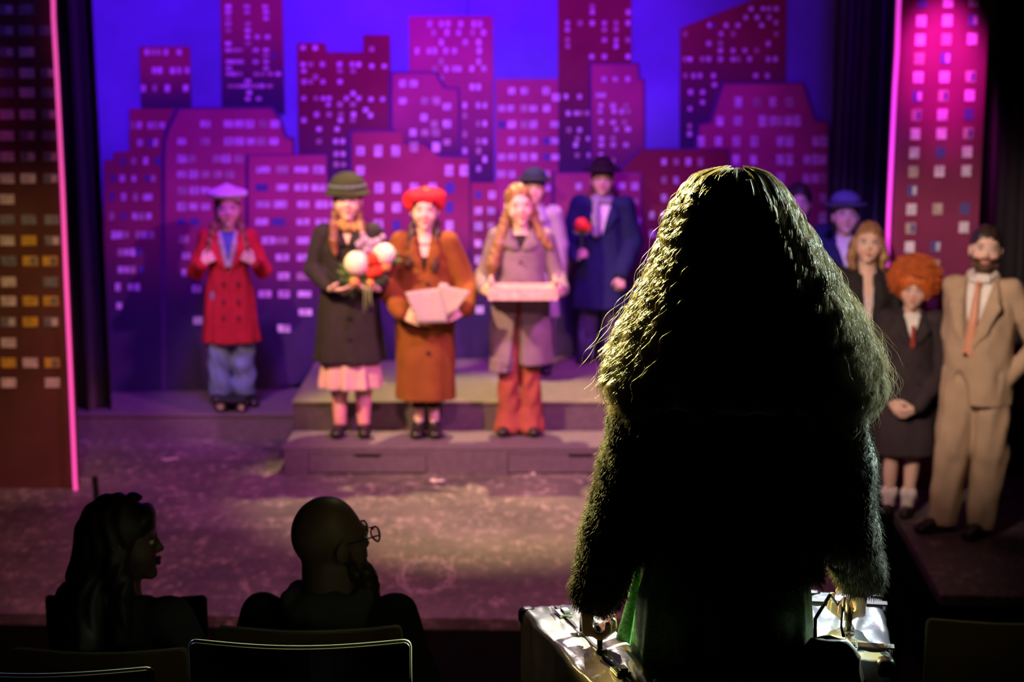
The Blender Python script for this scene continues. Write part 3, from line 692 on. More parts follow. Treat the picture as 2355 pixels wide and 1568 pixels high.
            if s.beard is not None:
                bb = hd & (y < .005) & (z < 1.545) & ~((np.hypot(x/.026, (z-1.524)/.010) < 1)) & (z < 1.52+x*.62+.02*(y < -.085)) & (z > 1.455)
                c[bb] = s.beard
            return c
        me = v.mesh('body', col)
        o = link_mesh('body', me, mat('skin', (1, 1, 1), rough=0.5, var=0.06, scale=30, attr=True, spec=0.4), s.root)
        return o
    def part(s, name, v, m, label=None, parent=None):
        o = link_mesh(name, v.mesh(name) if isinstance(v, Vol) else v, m, parent if parent is not None else s.root)
        if label: o['label'] = label
        return o
    def sleeves(s, r, end=0.03, full=0.0, side=None):
        out = []
        for sd in ((-1, 1) if side is None else (side,)):
            e, w = A3(s.arms[sd][0]), A3(s.arms[sd][1]); sh = A3(s.shoulder(sd)); q = w - unit(w-e)*end
            out += chain([sh, e, q], r)
        return out
    def shoes(s, m, lift=0.0, r=.042, L=.15):
        for sd in (-1, 1):
            kn, an, toe = s.legs[sd]; v = Vol((an[0]-.22, an[1]-.26, an[2]-.10), (an[0]+.22, an[1]+.22, an[2]+.075), .006)
            dx, dy = math.sin(toe), -math.cos(toe); z = an[2]-.085
            v.adds([cone((an[0]-dx*.03, an[1]-dy*.03, .042+z), (an[0]+dx*L*.5, an[1]+dy*L*.5, .036+z), r, r), ell((an[0]+dx*L*.72, an[1]+dy*L*.72, .032+z), (r*1.08,)*2+(.036,)), cone((an[0], an[1], .05+z), (an[0], an[1], .085+z), r*.9, r*.86)], .02)
            v.below(0.001+z); s.part('shoe', v, m)
    def hair_cap(s, m, thick=.010, back=1.43, fringe=0.0, grow=0.0022, parent=None, extra=(), name='hair', face=(.070, .062, .090), facec=(0, -.092, 1.564)):
        v = Vol((-.35, -.3, .7), (.35, .3, 1.85), .0075, [(-.12, .12, .0045)], [(-.14, .14, .0048)], [(1.45, 1.75, .0048)])
        v.adds([s.hell((0, .026, 1.615), (.078+thick, .092+thick, .094+thick)), s.hell((0, .045, 1.55), (.072+thick, .065+thick, .09))], .02)
        v.sub(s.hell(facec, face), .01)
        v.sub(s.hell((0, -.10, 1.50), (.062, .07, .06)), .01)
        for e in extra: v.adds(e, .012)
        def gr(X, Y, Z): return grow*np.sin(150*(X+.25*Y)+18*Z+3*np.sin(25*Z))
        v.warp(gr); return s.part(name, v, m, parent=parent)
def braid(a, b, r, n=9, hang=0.0):
    a, b = A3(a), A3(b); out = []
    for i in range(n):
        p = a+(b-a)*i/(n-1); sx = (-1)**i*r*.35
        out.append(ell(p+A3((sx, 0, 0)), (r*1.05, r*.85, np.linalg.norm(b-a)/n*.85)))
    return out
def add_buttons(P, pts, m, r=.011):
    for p in pts:
        v = MB(); v.tube([(p[0], p[1]+.004, p[2]), (p[0], p[1]-.006, p[2])], r, 10); o = v.build('button', m, P.root, smooth=False)
def coat(P, name, m, hem, rx, ry, sh=.055, sl=(.07, .062, .055), folds=.04, nf=8, vneck=(1.18, .055), wr=.004, seed=0, waist=None, end=.03, collar=True, cm=None, hemcut=None, neck=.062, split=None, h=.0085):
    b = P.build
    v = Vol((-.5, -.5, hem-.03), (.5, .35, 1.52), h)
    ws = waist or (.155*b, .115)
    v.adds([loft([(hem, 0, .005, rx, ry), (.95, 0, .005, ws[0]+.02+(rx-ws[0])*.25, ws[1]+.012), (1.12, 0, 0, *ws), (1.27, 0, .005, .168*b, .118), (1.36, 0, .01, .158*b, .095), (1.40, 0, .015, .125*b, .07)], folds, nf, seed)], .02)
    v.adds([cone((-.135*b, .015, 1.372), (.135*b, .015, 1.372), sh, sh)], .03)
    v.adds(P.sleeves(sl, end), .022)
    v.warp(wrinkle(wr, 26, seed))
    if vneck:
        zb, wd = vneck
        v.sub(loft([(zb, 0, -.14, .002, .06), (1.40, 0, -.10, wd, .10), (1.52, 0, -.06, wd*1.2, .13)]), .006)
    v.sub(ell((0, .005, 1.46), (neck, neck, .085)), .01)
    if split:
        z1, w0 = split[0], split[1]
        v.sub(loft([(hem-.05, split[2], -ry-.02, w0, .11), (z1, split[2]*.3, -ry*.9, .004, .09)]), .01)
    if hemcut: v.sub(hemcut, .006)
    v.below(hem)
    o = P.part(name, v, m)
    if collar:
        c = Vol((-.2, -.25, 1.05), (.2, .15, 1.52), .006)
        zb, wd = vneck or (1.3, .05)
        for sx in (-1, 1):
            yb = -.117
            c.adds(chain([(sx*.010, yb-.002, zb+.005), (sx*(wd*.55+.018), yb-.002, zb*.62+1.37*.38), (sx*(wd+.026), yb+.014, zb*.3+1.37*.7), (sx*(wd+.024), -.080, 1.385)], [.006, .026, .036, .022], 3.2), .01)
            c.adds(chain([(sx*(wd+.022), -.082, 1.388), (sx*.070, -.02, 1.425), (sx*.050, .055, 1.445), (0, .078, 1.448)], [.015, .016, .017, .017]), .015)
        P.part('collar', c, cm or m)
    return o
def trousers(P, m, r=(.095, .075, .065), bot=.05, seed=1, wr=.006, top=.97, name='trousers', flare=None, hipw=.135):
    v = Vol((-.35, -.3 if bot < .4 else -.6, 0), (.35, .3, 1.1), .008)
    v.adds([ell((0, 0, .95), (hipw*P.build, .095, .12))], .03)
    for sd in (-1, 1):
        kn, an, toe = P.legs[sd]; a = A3(an); k = A3(kn); e = k+(a-k)*((k[2]-bot)/(k[2]-a[2]))
        v.adds(chain([(sd*.082, 0, .90), kn, e], r), .012)
    v.warp(wrinkle(wr, 34, seed)); v.below(bot); v.above(top)
    return P.part(name, v, m)
def shirt(P, m, name='shirt', z0=1.12, r=1.0, neck=1.43, h=.009):
    v = Vol((-.25, -.2, z0-.02), (.25, .2, 1.5), h)
    v.adds([loft([(z0, 0, 0, .12*r, .085*r), (1.25, 0, .005, .15*r, .103*r), (1.37, 0, .008, .12*r, .082*r), (neck, 0, .015, .062, .06)])], .02)
    v.sub(ell((0, .008, neck+.035), (.056, .055, .055)), .008)
    return P.part(name, v, m)
def scarf(P, m, name='scarf', r=.026, drop=None):
    v = Vol((-.2, -.2, 1.1), (.2, .15, 1.55), .006)
    n = 14; ring = [(.068*math.cos(a), .012+.07*math.sin(a), 1.425+.012*math.sin(2*a)) for a in np.linspace(0, 2*PI, n)]
    v.adds(chain(ring, [r]*n), .015)
    if drop: 
        for dd in drop: v.adds(chain(dd, [r*.9]*len(dd)), .02)
    v.warp(wrinkle(.003, 70, 5)); return P.part(name, v, m)

M_blk = cloth('black_wool', (0.028, 0.024, 0.026)); M_shoe = mat('black_leather', (0.015, 0.013, 0.014), rough=0.3)
M_red = cloth('red_wool', (0.46, 0.02, 0.035)); M_redhat = cloth('scarlet_knit', (0.60, 0.02, 0.04), bump=0.7)
M_white = cloth('white_cotton', (0.75, 0.72, 0.70)); M_btn = mat('dark_button', (0.03, 0.025, 0.03), rough=0.3)
M_jean = cloth('blue_denim', (0.17, 0.25, 0.44), var=0.3)
M_navy = cloth('navy_wool', (0.017, 0.022, 0.085)); M_grey = cloth('grey_knit', (0.36, 0.33, 0.38))
H_dark = mat('dark_brown_hair', (0.035, 0.02, 0.015), rough=0.45); H_brown = mat('brown_hair', (0.16, 0.075, 0.035), rough=0.4, var=0.4, scale=40)
H_blond = mat('honey_hair', (0.27, 0.14, 0.06), rough=0.4, var=0.4, scale=40); H_auburn = mat('auburn_hair', (0.19, 0.075, 0.035), rough=0.4, var=0.4, scale=40)

# ---------------------------------------------------------------- girl in the red coat
P = Person('girl in red double breasted coat, blue jeans and pale beret, hands on her lapels', 536, 932, .186, 452, yaw=0.12, hs=1.22, tilt=(0.05, 0, 0.1))
P.leg(-1, (-.09, -.01, .45), (-.095, .0, .125), -.3); P.leg(1, (.09, 0, .45), (.10, 0, .085), .75)
P.arm(-1, (-.265, .03, 1.10), (-.205, -.13, 1.19), (.8, -.1, .5), (0, 1, 0), (-.4, 0, 1), (1.0, 1.1, .8))
P.arm(1, (.265, .03, 1.10), (.205, -.13, 1.19), (-.8, -.1, .5), (0, 1, 0), (.4, 0, 1), (1.0, 1.1, .8))
P.body(); shirt(P, cloth('blue_shirt', (0.07, 0.10, 0.36)))
coat(P, 'coat', M_red, .53, .235, .165, sl=(.072, .070, .056), folds=.025, vneck=(1.08, .075), wr=.005, seed=3, sh=.055)
v = Vol((-.2, -.2, 1.05), (.2, .1, 1.45), .006)
for sx in (-1, 1): v.adds(chain([(sx*.065, -.05, 1.42), (sx*.05, -.105, 1.33), (sx*.012, -.118, 1.16)], [.016, .022, .018]), .01)
P.part('scarf', v, M_grey, 'pale grey scarf')
add_buttons(P, [(-.04, -.135, 1.02), (.07, -.135, 1.02), (-.045, -.15, .88), (.07, -.15, .88), (-.05, -.155, .75), (.07, -.155, .75)], M_btn, .013)
trousers(P, M_jean, (.10, .098, .088), .10, 4, .008)
P.shoes(M_shoe)
P.hair_cap(H_auburn, extra=[braid((-.098, -.03, 1.52), (-.16, -.10, 1.22), .026, 10), braid((.098, -.03, 1.52), (.15, -.10, 1.22), .026, 10)])
v = Vol((-.25, -.25, 1.5), (.25, .25, 1.95), .006)
v.adds([P.hell((0, .02, 1.680), (.132, .130, .036)), P.hcone((-.0, .02, 1.645), (0, .02, 1.650), .084, .086)], .012); v.warp(wrinkle(.003, 40, 2))
be = P.part('beret', v, cloth('pale_grey_knit', (0.80, 0.76, 0.74), bump=.6)); v = Vol((-.1, -.1, 1.6), (.1, .1, 1.95), .005); v.adds([P.hell((0, .02, 1.728), (.018, .018, .018))]); P.part('pompom', v, M_white, parent=be)
# the wheeled board at her foot
p = on_z(508, 948, .186); t = thing('wheeled_board', 'small black wheeled board under the foot of the girl in the red coat', 'scooter', (p.x, p.y, .186))
M_rub = mat('black_rubber', (0.012, 0.012, 0.012), rough=0.6); M_hub = mat('pale_plastic_hub', (0.45, 0.36, 0.34), rough=0.5)
MB().box((.075, .09, .088), (.20, .26, .014)).build('deck', M_rub, t, bevel=.004)
for (x, y) in ((.0, .01), (.15, .01), (.0, .18), (.15, .18)):
    R = 0.048 if x == 0 and y < .1 else .040; w_ = MB()
    w_.tube([(x, y-.022, R), (x, y-.017, R), (x, y+.017, R), (x, y+.022, R)], [R-.01, R, R, R-.01], 24).build('wheel', M_rub, t, smooth=False); hub = t.children[-1]
    MB().tube([(x, y-.027, R), (x, y+.027, R)], R*.5, 18).build('hub', M_hub, hub)
for x in (0, .15): MB().box((x, .095, .066), (.03, .16, .03)).build('truck', M_shoe, t)

# ---------------------------------------------------------------- girl with the bouquet
P = Person('girl in long black coat, pink skirt and green cloche hat, holding a bouquet', 808, 1000, R1, 424, yaw=0.03, skin='fair', hs=1.12, tilt=(0.02, 0, 0.05), smile=True); PB = P
P.leg(-1, (-.075, 0, .47), (-.075, .0, .085), -.15); P.leg(1, (.085, 0, .47), (.085, 0, .085), .1)
P.arm(-1, (-.235, .03, 1.13), (-.115, -.17, 1.03), (.8, -.35, -.1), (.1, .5, .9), (.1, -1, .3), (.3, .35, .25))
P.arm(1, (.220, .03, 1.13), (.205, -.17, 1.03), (-.8, -.35, -.05), (-.1, .5, .9), (-.1, -1, .3), (.4, .5, .4))
P.body()
coat(P, 'coat', M_blk, .515, .245, .17, sl=(.066, .062, .050), folds=.03, vneck=(1.30, .045), seed=7, wr=.004)
add_buttons(P, [(-.0, -.132, 1.12), (0, -.14, .98), (0, -.155, .84), (0, -.165, .70)], M_btn, .012)
v = Vol((-.3, -.25, .30), (.3, .25, .62), .006)
v.adds([loft([(.335, 0, 0, .205, .14), (.60, 0, 0, .19, .13)], .10, 11, 1)], .01); P.part('skirt', v, cloth('pink_silk', (0.66, 0.42, 0.42)))
v = Vol((-.2, -.15, .06), (.2, .15, .5), .006)
for sd in (-1, 1):
    kn, an, _ = P.legs[sd]; v.adds(chain([kn, ((kn[0]+an[0])/2, .02, .30), an], [.057, .058, .041]), .01)
v.above(.44); P.part('stockings', v, cloth('rose_stockings', (0.72, 0.34, 0.36)))
P.shoes(M_shoe)
P.hair_cap(H_auburn, extra=[chain([(-.075, -.02, 1.55), (-.088, -.04, 1.44), (-.085, -.115, 1.34), (-.075, -.13, 1.25)], [.022, .03, .03, .016]), chain([(.075, -.02, 1.55), (.088, -.04, 1.44), (.105, -.105, 1.34), (.12, -.125, 1.24)], [.022, .03, .028, .016])])
scarf(P, mat('gold_paisley_scarf', (0.45, 0.26, 0.06), rough=0.6, var=0.9, scale=50), r=.032)
def cloche(P, m, band, brim=.128, drop=.022, name='hat', crown=.104, lab=None, h=.0055, cz=1.665, top=.085):
    v = Vol((-.3, -.3, 1.5), (.3, .3, 1.95), h)
    v.adds([P.hell((0, .015, cz), (crown, crown+.008, top))], .02); v.sub(P.hell((0, .015, 1.575), (.085, .098, .09)), .01)
    f = loft([(1.632-drop, 0, .01, brim, brim), (1.652, 0, .01, crown*.98, crown*1.02)])
    fn = f[0]
    R, piv, hs = P.R, P.piv, P.hs
    def g(X, Y, Z):
        x, y, z = (X-piv[0])/hs, (Y-piv[1])/hs, (Z-piv[2])/hs
        qx = R[0][0]*x+R[1][0]*y+R[2][0]*z+piv[0]; qy = R[0][1]*x+R[1][1]*y+R[2][1]*z+piv[1]; qz = R[0][2]*x+R[1][2]*y+R[2][2]*z+piv[2]
        r = np.sqrt(qx**2+(qy-.01)**2); zz = 1.648-(drop)*np.clip((r-crown)/(brim-crown), 0, 1.2)
        return np.maximum(np.abs(qz-zz)-.006, np.maximum(r-brim, crown*.80-r))*hs
    c = P.ht((0, .01, 1.64)); v.op((g, c-.2, c+.2), .008)
    o = P.part(name, v, m, lab)
    b = Vol((-.3, -.3, 1.5), (.3, .3, 1.95), .0055)
    for i in range(16):
        a0, a1 = 2*PI*i/16, 2*PI*(i+1)/16; rr = crown*.985
        b.op(P.hcone((rr*math.cos(a0), .015+rr*1.06*math.sin(a0), 1.664), (rr*math.cos(a1), .015+rr*1.06*math.sin(a1), 1.664), .012, .012), .01)
    P.part('hat_band', b, band, parent=o); return o
cloche(P, cloth('olive_green_felt', (0.038, 0.048, 0.018)), cloth('grey_green_ribbon', (0.09, 0.13, 0.12)), .135, .03)

# bouquet
bq = thing('bouquet', 'bouquet of white, red and lilac flowers held by the girl in black', 'bouquet', PB.W((.11, -.235, 1.03)))
def w2(px, py, d): return at_d(px, py, d)-bq.location
db = bq.location.y
M_wf = mat('cream_petals', (0.85, 0.78, 0.62), rough=0.6); M_rf = mat('red_petals', (0.75, 0.04, 0.02), rough=0.6); M_lf = mat('lilac_petals', (0.42, 0.32, 0.50), rough=0.6)
M_leaf = mat('green_leaf', (0.07, 0.16, 0.035), rough=0.5); M_stem = mat('green_stem', (0.16, 0.20, 0.08), rough=0.6); M_of = mat('orange_petals', (0.8, 0.35, 0.12), rough=0.6)
def bloom(name, c, R, m, n=150, pr=.2):
    mb = MB(); mb.sphere(c, R*.72, 7)
    for i in range(n):
        z = 1-2*(i+.5)/n; a = i*2.39996; q = math.sqrt(1-z*z); d = Vector((q*math.cos(a), q*math.sin(a), z))
        mb.sphere(c+d*R*.78, R*pr, 4, sc=(1, 1, 1))
    mb.build(name, m, bq, smooth=True)
bloom('white_flower', w2(821, 606, db), .088, M_wf); bloom('white_flower', w2(884, 585, db), .078, M_wf)
for px, py, r in ((862, 596, .045), (868, 622, .04), (856, 628, .035)): bloom('red_flower', w2(px, py, db-.03), r, M_rf, 60, .28)
for px, py, r in ((838, 552, .03), (852, 560, .032), (826, 562, .026), (868, 556, .028), (845, 574, .03), (880, 545, .02), (860, 575, .028), (834, 538, .016)): bloom('lilac_flower', w2(px, py, db+.02), r, M_lf, 40, .3)
for px, py, r in ((816, 648, .028), (852, 650, .022), (888, 612, .03)): bloom('orange_flower', w2(px, py, db-.02), r, M_of, 26, .4)
for i, (px, py, a) in enumerate([(790, 630, 2.6), (800, 640, 3.3), (903, 605, .3), (905, 590, .6), (830, 640, 4.4), (880, 632, 5.6), (795, 618, 2.4), (812, 636, 3.9), (866, 642, 5.0), (910, 600, .1)]):
    c = w2(px, py, db-.01+.02*(i % 3)); u = Vector((math.cos(a), -.2, math.sin(a))).normalized(); s_ = u.cross(Vector((0, 1, 0))).normalized()*.022
    mb = MB(); mb.add([c-u*.05, c+s_-Vector((0, .004, 0)), c+u*.06, c-s_-Vector((0, .004, 0)), c-Vector((0, .012, 0))], [(0, 1, 4), (1, 2, 4), (2, 3, 4), (3, 0, 4)]); o_ = mb.build('leaf', M_leaf, bq, recalc=False)
    so = o_.modifiers.new('t', 'SOLIDIFY'); so.thickness = .003
for i, (a, b) in enumerate([((838, 690), (836, 722)), ((846, 690), (842, 716)), ((853, 688), (856, 706))]):
    MB().tube([w2(838+6*i, 630, db), w2(*a, db-.02), w2(*b, db-.03)], .006, 6).build('stem', M_stem, bq, smooth=True)

# ---------------------------------------------------------------- girl in the brown coat with papers
P = Person('girl in long rust brown coat and red beret, reading from sheets of paper', 981, 1000, R1, 448, yaw=0.02, skin='pale', hs=1.13, smile=True, tilt=(0.06, 0, 0.02)); PC = P
P.leg(-1, (-.05, 0, .47), (-.052, .0, .085), -.1); P.leg(1, (.05, 0, .47), (.052, 0, .085), .12)
P.arm(-1, (-.262, .02, 1.05), (-.155, -.20, .90), (.75, -.4, -.2), (.2, 1, .5), (.1, .2, 1), (.3, .4, .3))
P.arm(1, (.285, .02, 1.05), (.275, -.19, .93), (-.75, -.5, -.25), (-.2, 1, .5), (-.1, .2, 1), (.3, .4, .3))
P.body(); M_rust = cloth('rust_brown_wool', (0.23, 0.078, 0.02))
shirt(P, M_blk, neck=1.34)
coat(P, 'coat', M_rust, .265, .205, .15, sl=(.078, .082, .068), folds=.03, nf=7, vneck=(1.17, .05), seed=11, sh=.060, wr=.005, waist=(.185, .125), end=.02)
add_buttons(P, [(0.02, -.135, 1.1), (.02, -.145, .80), (.02, -.15, .62)], M_btn, .013)
v = Vol((-.2, -.15, .08), (.2, .15, .4), .006)
for sd in (-1, 1):
    kn, an, _ = P.legs[sd]; v.adds([cone((kn[0], .01, .30), (an[0], an[1], .20), .055, .045)], .01)
v.below(.20); v.above(.33); P.part('stockings', v, M_blk)
P.shoes(M_shoe, r=.048, L=.16)
P.hair_cap(H_dark, extra=[braid((-.085, -.02, 1.5), (-.105, -.12, 1.22), .020, 10), braid((.085, -.02, 1.5), (.075, -.13, 1.20), .020, 10)])
v = Vol((-.25, -.25, 1.5), (.25, .25, 1.9), .0055)
v.adds([P.hell((.005, .03, 1.662), (.125, .115, .052)), P.hell((-.085, .03, 1.625), (.042, .075, .055)), P.hell((.085, .03, 1.625), (.045, .075, .052)), P.hell((0, .05, 1.635), (.10, .10, .05))], .025)
v.sub(P.hell((0, -.06, 1.565), (.068, .09, .070)), .01); v.warp(wrinkle(.006, 60, 9)); P.part('beret', v, M_redhat)
# the sheets of paper
M_pap = mat('printed_newsprint', (0.42, 0.36, 0.36), rough=0.8, var=0.12, scale=60)
def sheet3(name, pxs, d, dd, lab, off=0, bow=.02):
    p = [at_d(px, py, d-o) for (px, py), o in zip(pxs, dd)]
    c = sum(p, Vector())/4; n = 8; vs = []; fs = []
    for i in range(n+1):
        for j in range(n+1):
            u, v_ = i/n, j/n; q = p[0].lerp(p[1], u).lerp(p[3].lerp(p[2], u), v_)
            q = q+Vector((0, bow*math.sin(PI*u)*(1-v_*.6), 0)); vs.append(q-c)
    for i in range(n):
        for j in range(n): a = i*(n+1)+j; fs.append((a, a+1, a+n+2, a+n+1))
    o = MB().add(vs, fs).build(name, M_pap, smooth=True, recalc=False); s = o.modifiers.new('t', 'SOLIDIFY'); s.thickness = .0015
    o.location = c; tag(o, lab, 'paper', None); return o
dC = PC.W((0, -.27, .95)).y
sheet3('paper_sheet', [(932, 672), (1012, 662), (1030, 742), (962, 744)], dC, (.02, .0, .03, .03), 'pale sheet of paper in front, held flat by the girl in the brown coat')
sheet3('paper_sheet', [(1008, 654), (1082, 670), (1052, 708), (1026, 730)], dC, (.0, .05, .05, .02), 'second sheet of paper sticking out right in the hands of the girl in brown', bow=.01)
sheet3('paper_sheet', [(1012, 650), (1030, 652), (1036, 700), (1020, 720)], dC+.012, (.0, .0, .0, .02), 'folded sheet between the other two papers held by the girl in brown', bow=.01)

# ---------------------------------------------------------------- girl with the wooden crate
P = Person('girl with long loose brown hair, mauve coat and rust trousers, holding a crate', 1197, 996, R1, 436, yaw=0.0, skin='pale', hs=1.12, tilt=(0.08, -0.10, 0.12), smile=True); PD = P
P.leg(-1, (-.07, -.01, .47), (-.085, .0, .085), -.3); P.leg(1, (.065, 0, .47), (.07, 0, .085), .2)
P.arm(-1, (-.255, .03, 1.09), (-.245, -.20, 1.04), (.35, -.9, .1), (1, .3, .2), (.1, .1, 1), (.5, .7, .5))
P.arm(1, (.255, .03, 1.09), (.275, -.20, 1.03), (-.35, -.9, .1), (-1, .3, .2), (-.1, .1, 1), (.5, .7, .5))
P.body(); M_mauve = cloth('mauve_grey_wool', (0.25, 0.19, 0.25))
shirt(P, M_blk, neck=1.40, z0=.9)
coat(P, 'coat', M_mauve, .50, .225, .15, sl=(.064, .060, .050), folds=.025, nf=5, vneck=(1.30, .055), seed=19, waist=(.165, .12), split=(1.02, .055, -.03), wr=.004,
     hemcut=None)
v = Vol((-.3, -.2, .44), (0, .2, .56), .008); v.adds([loft([(.45, -.13, 0, .095, .13), (.55, -.12, 0, .10, .13)], .05)], .01); P.part('coat_tail', v, M_mauve)
M_rtr = cloth('brick_trousers', (0.34, 0.085, 0.065))
v = Vol((-.35, -.3, 0), (.35, .3, 1.0), .0075)
v.adds([ell((0, 0, .92), (.14, .10, .12))], .03)
for sd in (-1, 1):
    kn, an, toe = P.legs[sd]; v.adds(chain([(sd*.072, 0, .88), kn, (an[0], -.005, .16), (an[0], -.02, .05)], [.088, .072, .078, .098]), .012)
v.warp(wrinkle(.007, 38, 21)); v.below(.018); P.part('trousers', v, M_rtr)
P.shoes(M_shoe, r=.04, L=.17)
lf = [chain([(-.07, 0, 1.60), (-.105, -.02, 1.48), (-.15, -.07, 1.33), (-.19, -.10, 1.20), (-.205, -.08, 1.10)], [.03, .038, .042, .042, .022]),
      chain([(-.06, .05, 1.50), (-.12, .04, 1.36), (-.19, -.02, 1.22)], [.05, .05, .04]),
      chain([(.07, 0, 1.60), (.10, -.01, 1.48), (.145, -.03, 1.38), (.20, -.05, 1.31)], [.03, .036, .036, .022]), chain([(0, .07, 1.55), (0, .11, 1.3)], [.09, .08])]
P.hair_cap(H_blond, extra=lf, thick=.007, face=(.074, .07, .098), facec=(0, -.094, 1.570), grow=.003)
add_buttons(P, [(0.0, -.13, 1.22), (0, -.135, 1.08)], M_btn)
# crate
cp = PD.W((.015, -.30, 1.06)); t = thing('wooden_crate', 'small open wooden crate with slatted side held by the long haired girl', 'crate', cp)
M_wood = mat('pale_crate_wood', (0.74, 0.52, 0.46), rough=0.6, var=0.2, scale=20, bump=.2)
Lc, Dc = .455, .20
for sy in (-1, 1):
    for z in (-.038, .006, ): MB().box((0, sy*Dc/2, z), (Lc, .010, .040)).build('slat', M_wood, t, bevel=.001)
for sx in (-1, 1):
    MB().box((sx*(Lc/2-.012), 0, 0.005), (.014, Dc-.012, .115)).build('end_board', M_wood, t, bevel=.001)
    for sy in (-1, 1): MB().box((sx*(Lc/2-.016), sy*(Dc/2-.016), .012), (.024, .02, .135)).build('corner_post', M_wood, t, bevel=.001)
MB().box((0, 0, -.055), (Lc-.03, Dc-.014, .008)).build('bottom_board', M_wood, t)

# ---------------------------------------------------------------- person in the blue hat behind the crate
P = Person('person in navy brimmed hat and lilac grey coat standing behind the long haired girl', 1228, 830, R2, 404, d=12.75, yaw=-0.05, skin='fair', hs=1.08)
P.leg(-1, (-.085, 0, .47), (-.09, .02, .085), -.2); P.leg(1, (.085, 0, .47), (.09, .02, .085), .2)
P.body(); coat(P, 'coat', cloth('lilac_grey_wool', (0.36, 0.29, 0.40)), .50, .22, .15, sl=(.078, .07, .055), seed=23, vneck=(1.3, .045))
trousers(P, M_navy); P.shoes(M_shoe); P.hair_cap(H_dark)
scarf(P, M_grey, r=.025)
cloche(P, cloth('navy_felt', (0.012, 0.016, 0.045)), M_blk, .150, -.005, crown=.10)

# ---------------------------------------------------------------- boy in the blue overcoat
P = Person('boy in dark hat, grey scarf and big navy overcoat, holding a red rose', 1383, 822, R2, 386, yaw=-0.05, skin='fair', hs=1.12, build=1.18, d=13.2); PF = P
P.leg(-1, (-.10, 0, .47), (-.13, .0, .085), -.4); P.leg(1, (.10, 0, .47), (.07, .0, .085), .2)
P.arm(-1, (-.28, .02, 1.08), (-.215, -.17, .93), (.35, -.5, .5), (.6, .6, 0), (.3, -.3, 1), (1.1, 1.1, .6))
P.arm(1, (.27, .03, 1.06), (.17, -.14, .78), (-.1, -.3, -1), (-.6, .6, 0), (-1, -.2, 0), (.9, .8, .6))
P.body(); shirt(P, M_white, r=1.1)
coat(P, 'coat', M_navy, .49, .26, .17, sl=(.092, .085, .07), seed=29, vneck=(1.12, .07), wr=.005, sh=.068, folds=.03)
scarf(P, M_grey, r=.034, drop=[[(-.05, -.08, 1.42), (-.06, -.13, 1.30), (-.055, -.145, 1.15)]])
trousers(P, cloth('dark_denim', (0.06, 0.06, 0.12), var=.4), (.10, .09, .085), .04, 31, .008)
P.shoes(M_shoe); P.hair_cap(H_dark)
cloche(P, cloth('brown_felt', (0.025, 0.012, 0.014)), M_blk, .150, -.01, crown=.095, top=.105)
rp = PF.W((-.175, -.235, 1.0)); t = thing('red_rose', 'red rose on a dark stem held by the boy in the navy overcoat', 'flower', rp)
c0 = at_d(1338, 518, rp.y)-rp; c1 = at_d(1337, 600, rp.y)-rp
MB().tube([c1, (c0+c1)/2, c0], .004, 6).build('stem', M_leaf, t, smooth=True)
mb = MB()
for i in range(34):
    z = 1-1.7*(i+.5)/34; a = i*2.39996; q = math.sqrt(max(0, 1-z*z)); mb.sphere(c0+Vector((q*math.cos(a), q*math.sin(a), z))*.035, .024, 5)
mb.build('flower_head', M_rf, t, smooth=True)
mb = MB(); mb.sphere(c0+Vector((.045, -.01, -.02)), .026, 6).sphere(c0+Vector((.05, -.01, .0)), .018, 6).build('rosebud', M_rf, t, smooth=True)
for a in (-1, 1):
    mb = MB(); q = c0+Vector((0, -.012, -.06)); mb.add([q, q+Vector((a*.03, -.01, .03)), q+Vector((a*.075, 0, .02)), q+Vector((a*.035, -.01, -.01))], [(0, 1, 2, 3)]); o_ = mb.build('leaf', M_leaf, t, recalc=False); so = o_.modifiers.new('t', 'SOLIDIFY'); so.thickness = .002
# ---------------------------------------------------------------- people at house right
P = Person('dark haired person in navy jacket half hidden behind the long curly hair', 1829, 900, 0, 427, d=12.45, yaw=-0.1, skin='fair')
P.body(); shirt(P, M_white, neck=1.44); coat(P, 'jacket', M_navy, .62, .20, .14, seed=41, vneck=(1.22, .05)); trousers(P, M_blk); P.shoes(M_shoe); P.hair_cap(H_dark, thick=.014)
P = Person('person in navy jacket, white shirt and round brimmed hat before the black curtain', 1938, 900, 0, 456, d=11.9, yaw=-0.05, tilt=(-.08, 0, 0), skin='fair')
P.body(); shirt(P, M_white, neck=1.45, r=1.03)
coat(P, 'jacket', M_navy, .60, .21, .15, seed=43, vneck=(1.24, .055)); trousers(P, M_navy); P.shoes(M_shoe)
P.hair_cap(H_dark); cloche(P, cloth('blue_grey_felt', (0.10, 0.10, 0.26)), M_blk, .145, -.012, crown=.100, top=.075, cz=1.675)
P = Person('woman with blond bob, black jacket and pale V neck top, behind the curly redhead', 1991, 1185, 0, 514, d=10.62, yaw=-0.05, skin='fair', tilt=(0, .04, -.12), smile=True)
P.body(); v = Vol((-.25, -.25, .80), (.25, .2, 1.5), .008)
v.adds([loft([(.8, 0, 0, .15, .11), (1.25, 0, .0, .155, .112), (1.37, 0, .008, .12, .08), (1.40, 0, .015, .07, .06)])], .02)
v.sub(loft([(1.26, 0, -.13, .004, .06), (1.45, 0, -.07, .075, .12)]), .006); P.part('top', v, cloth('pale_pink_top', (0.75, 0.62, 0.62)))
coat(P, 'jacket', M_blk, .55, .215, .15, sl=(.075, .068, .055), seed=47, vneck=(.98, .036), wr=.004, cm=M_blk)
trousers(P, M_blk); P.shoes(M_shoe)
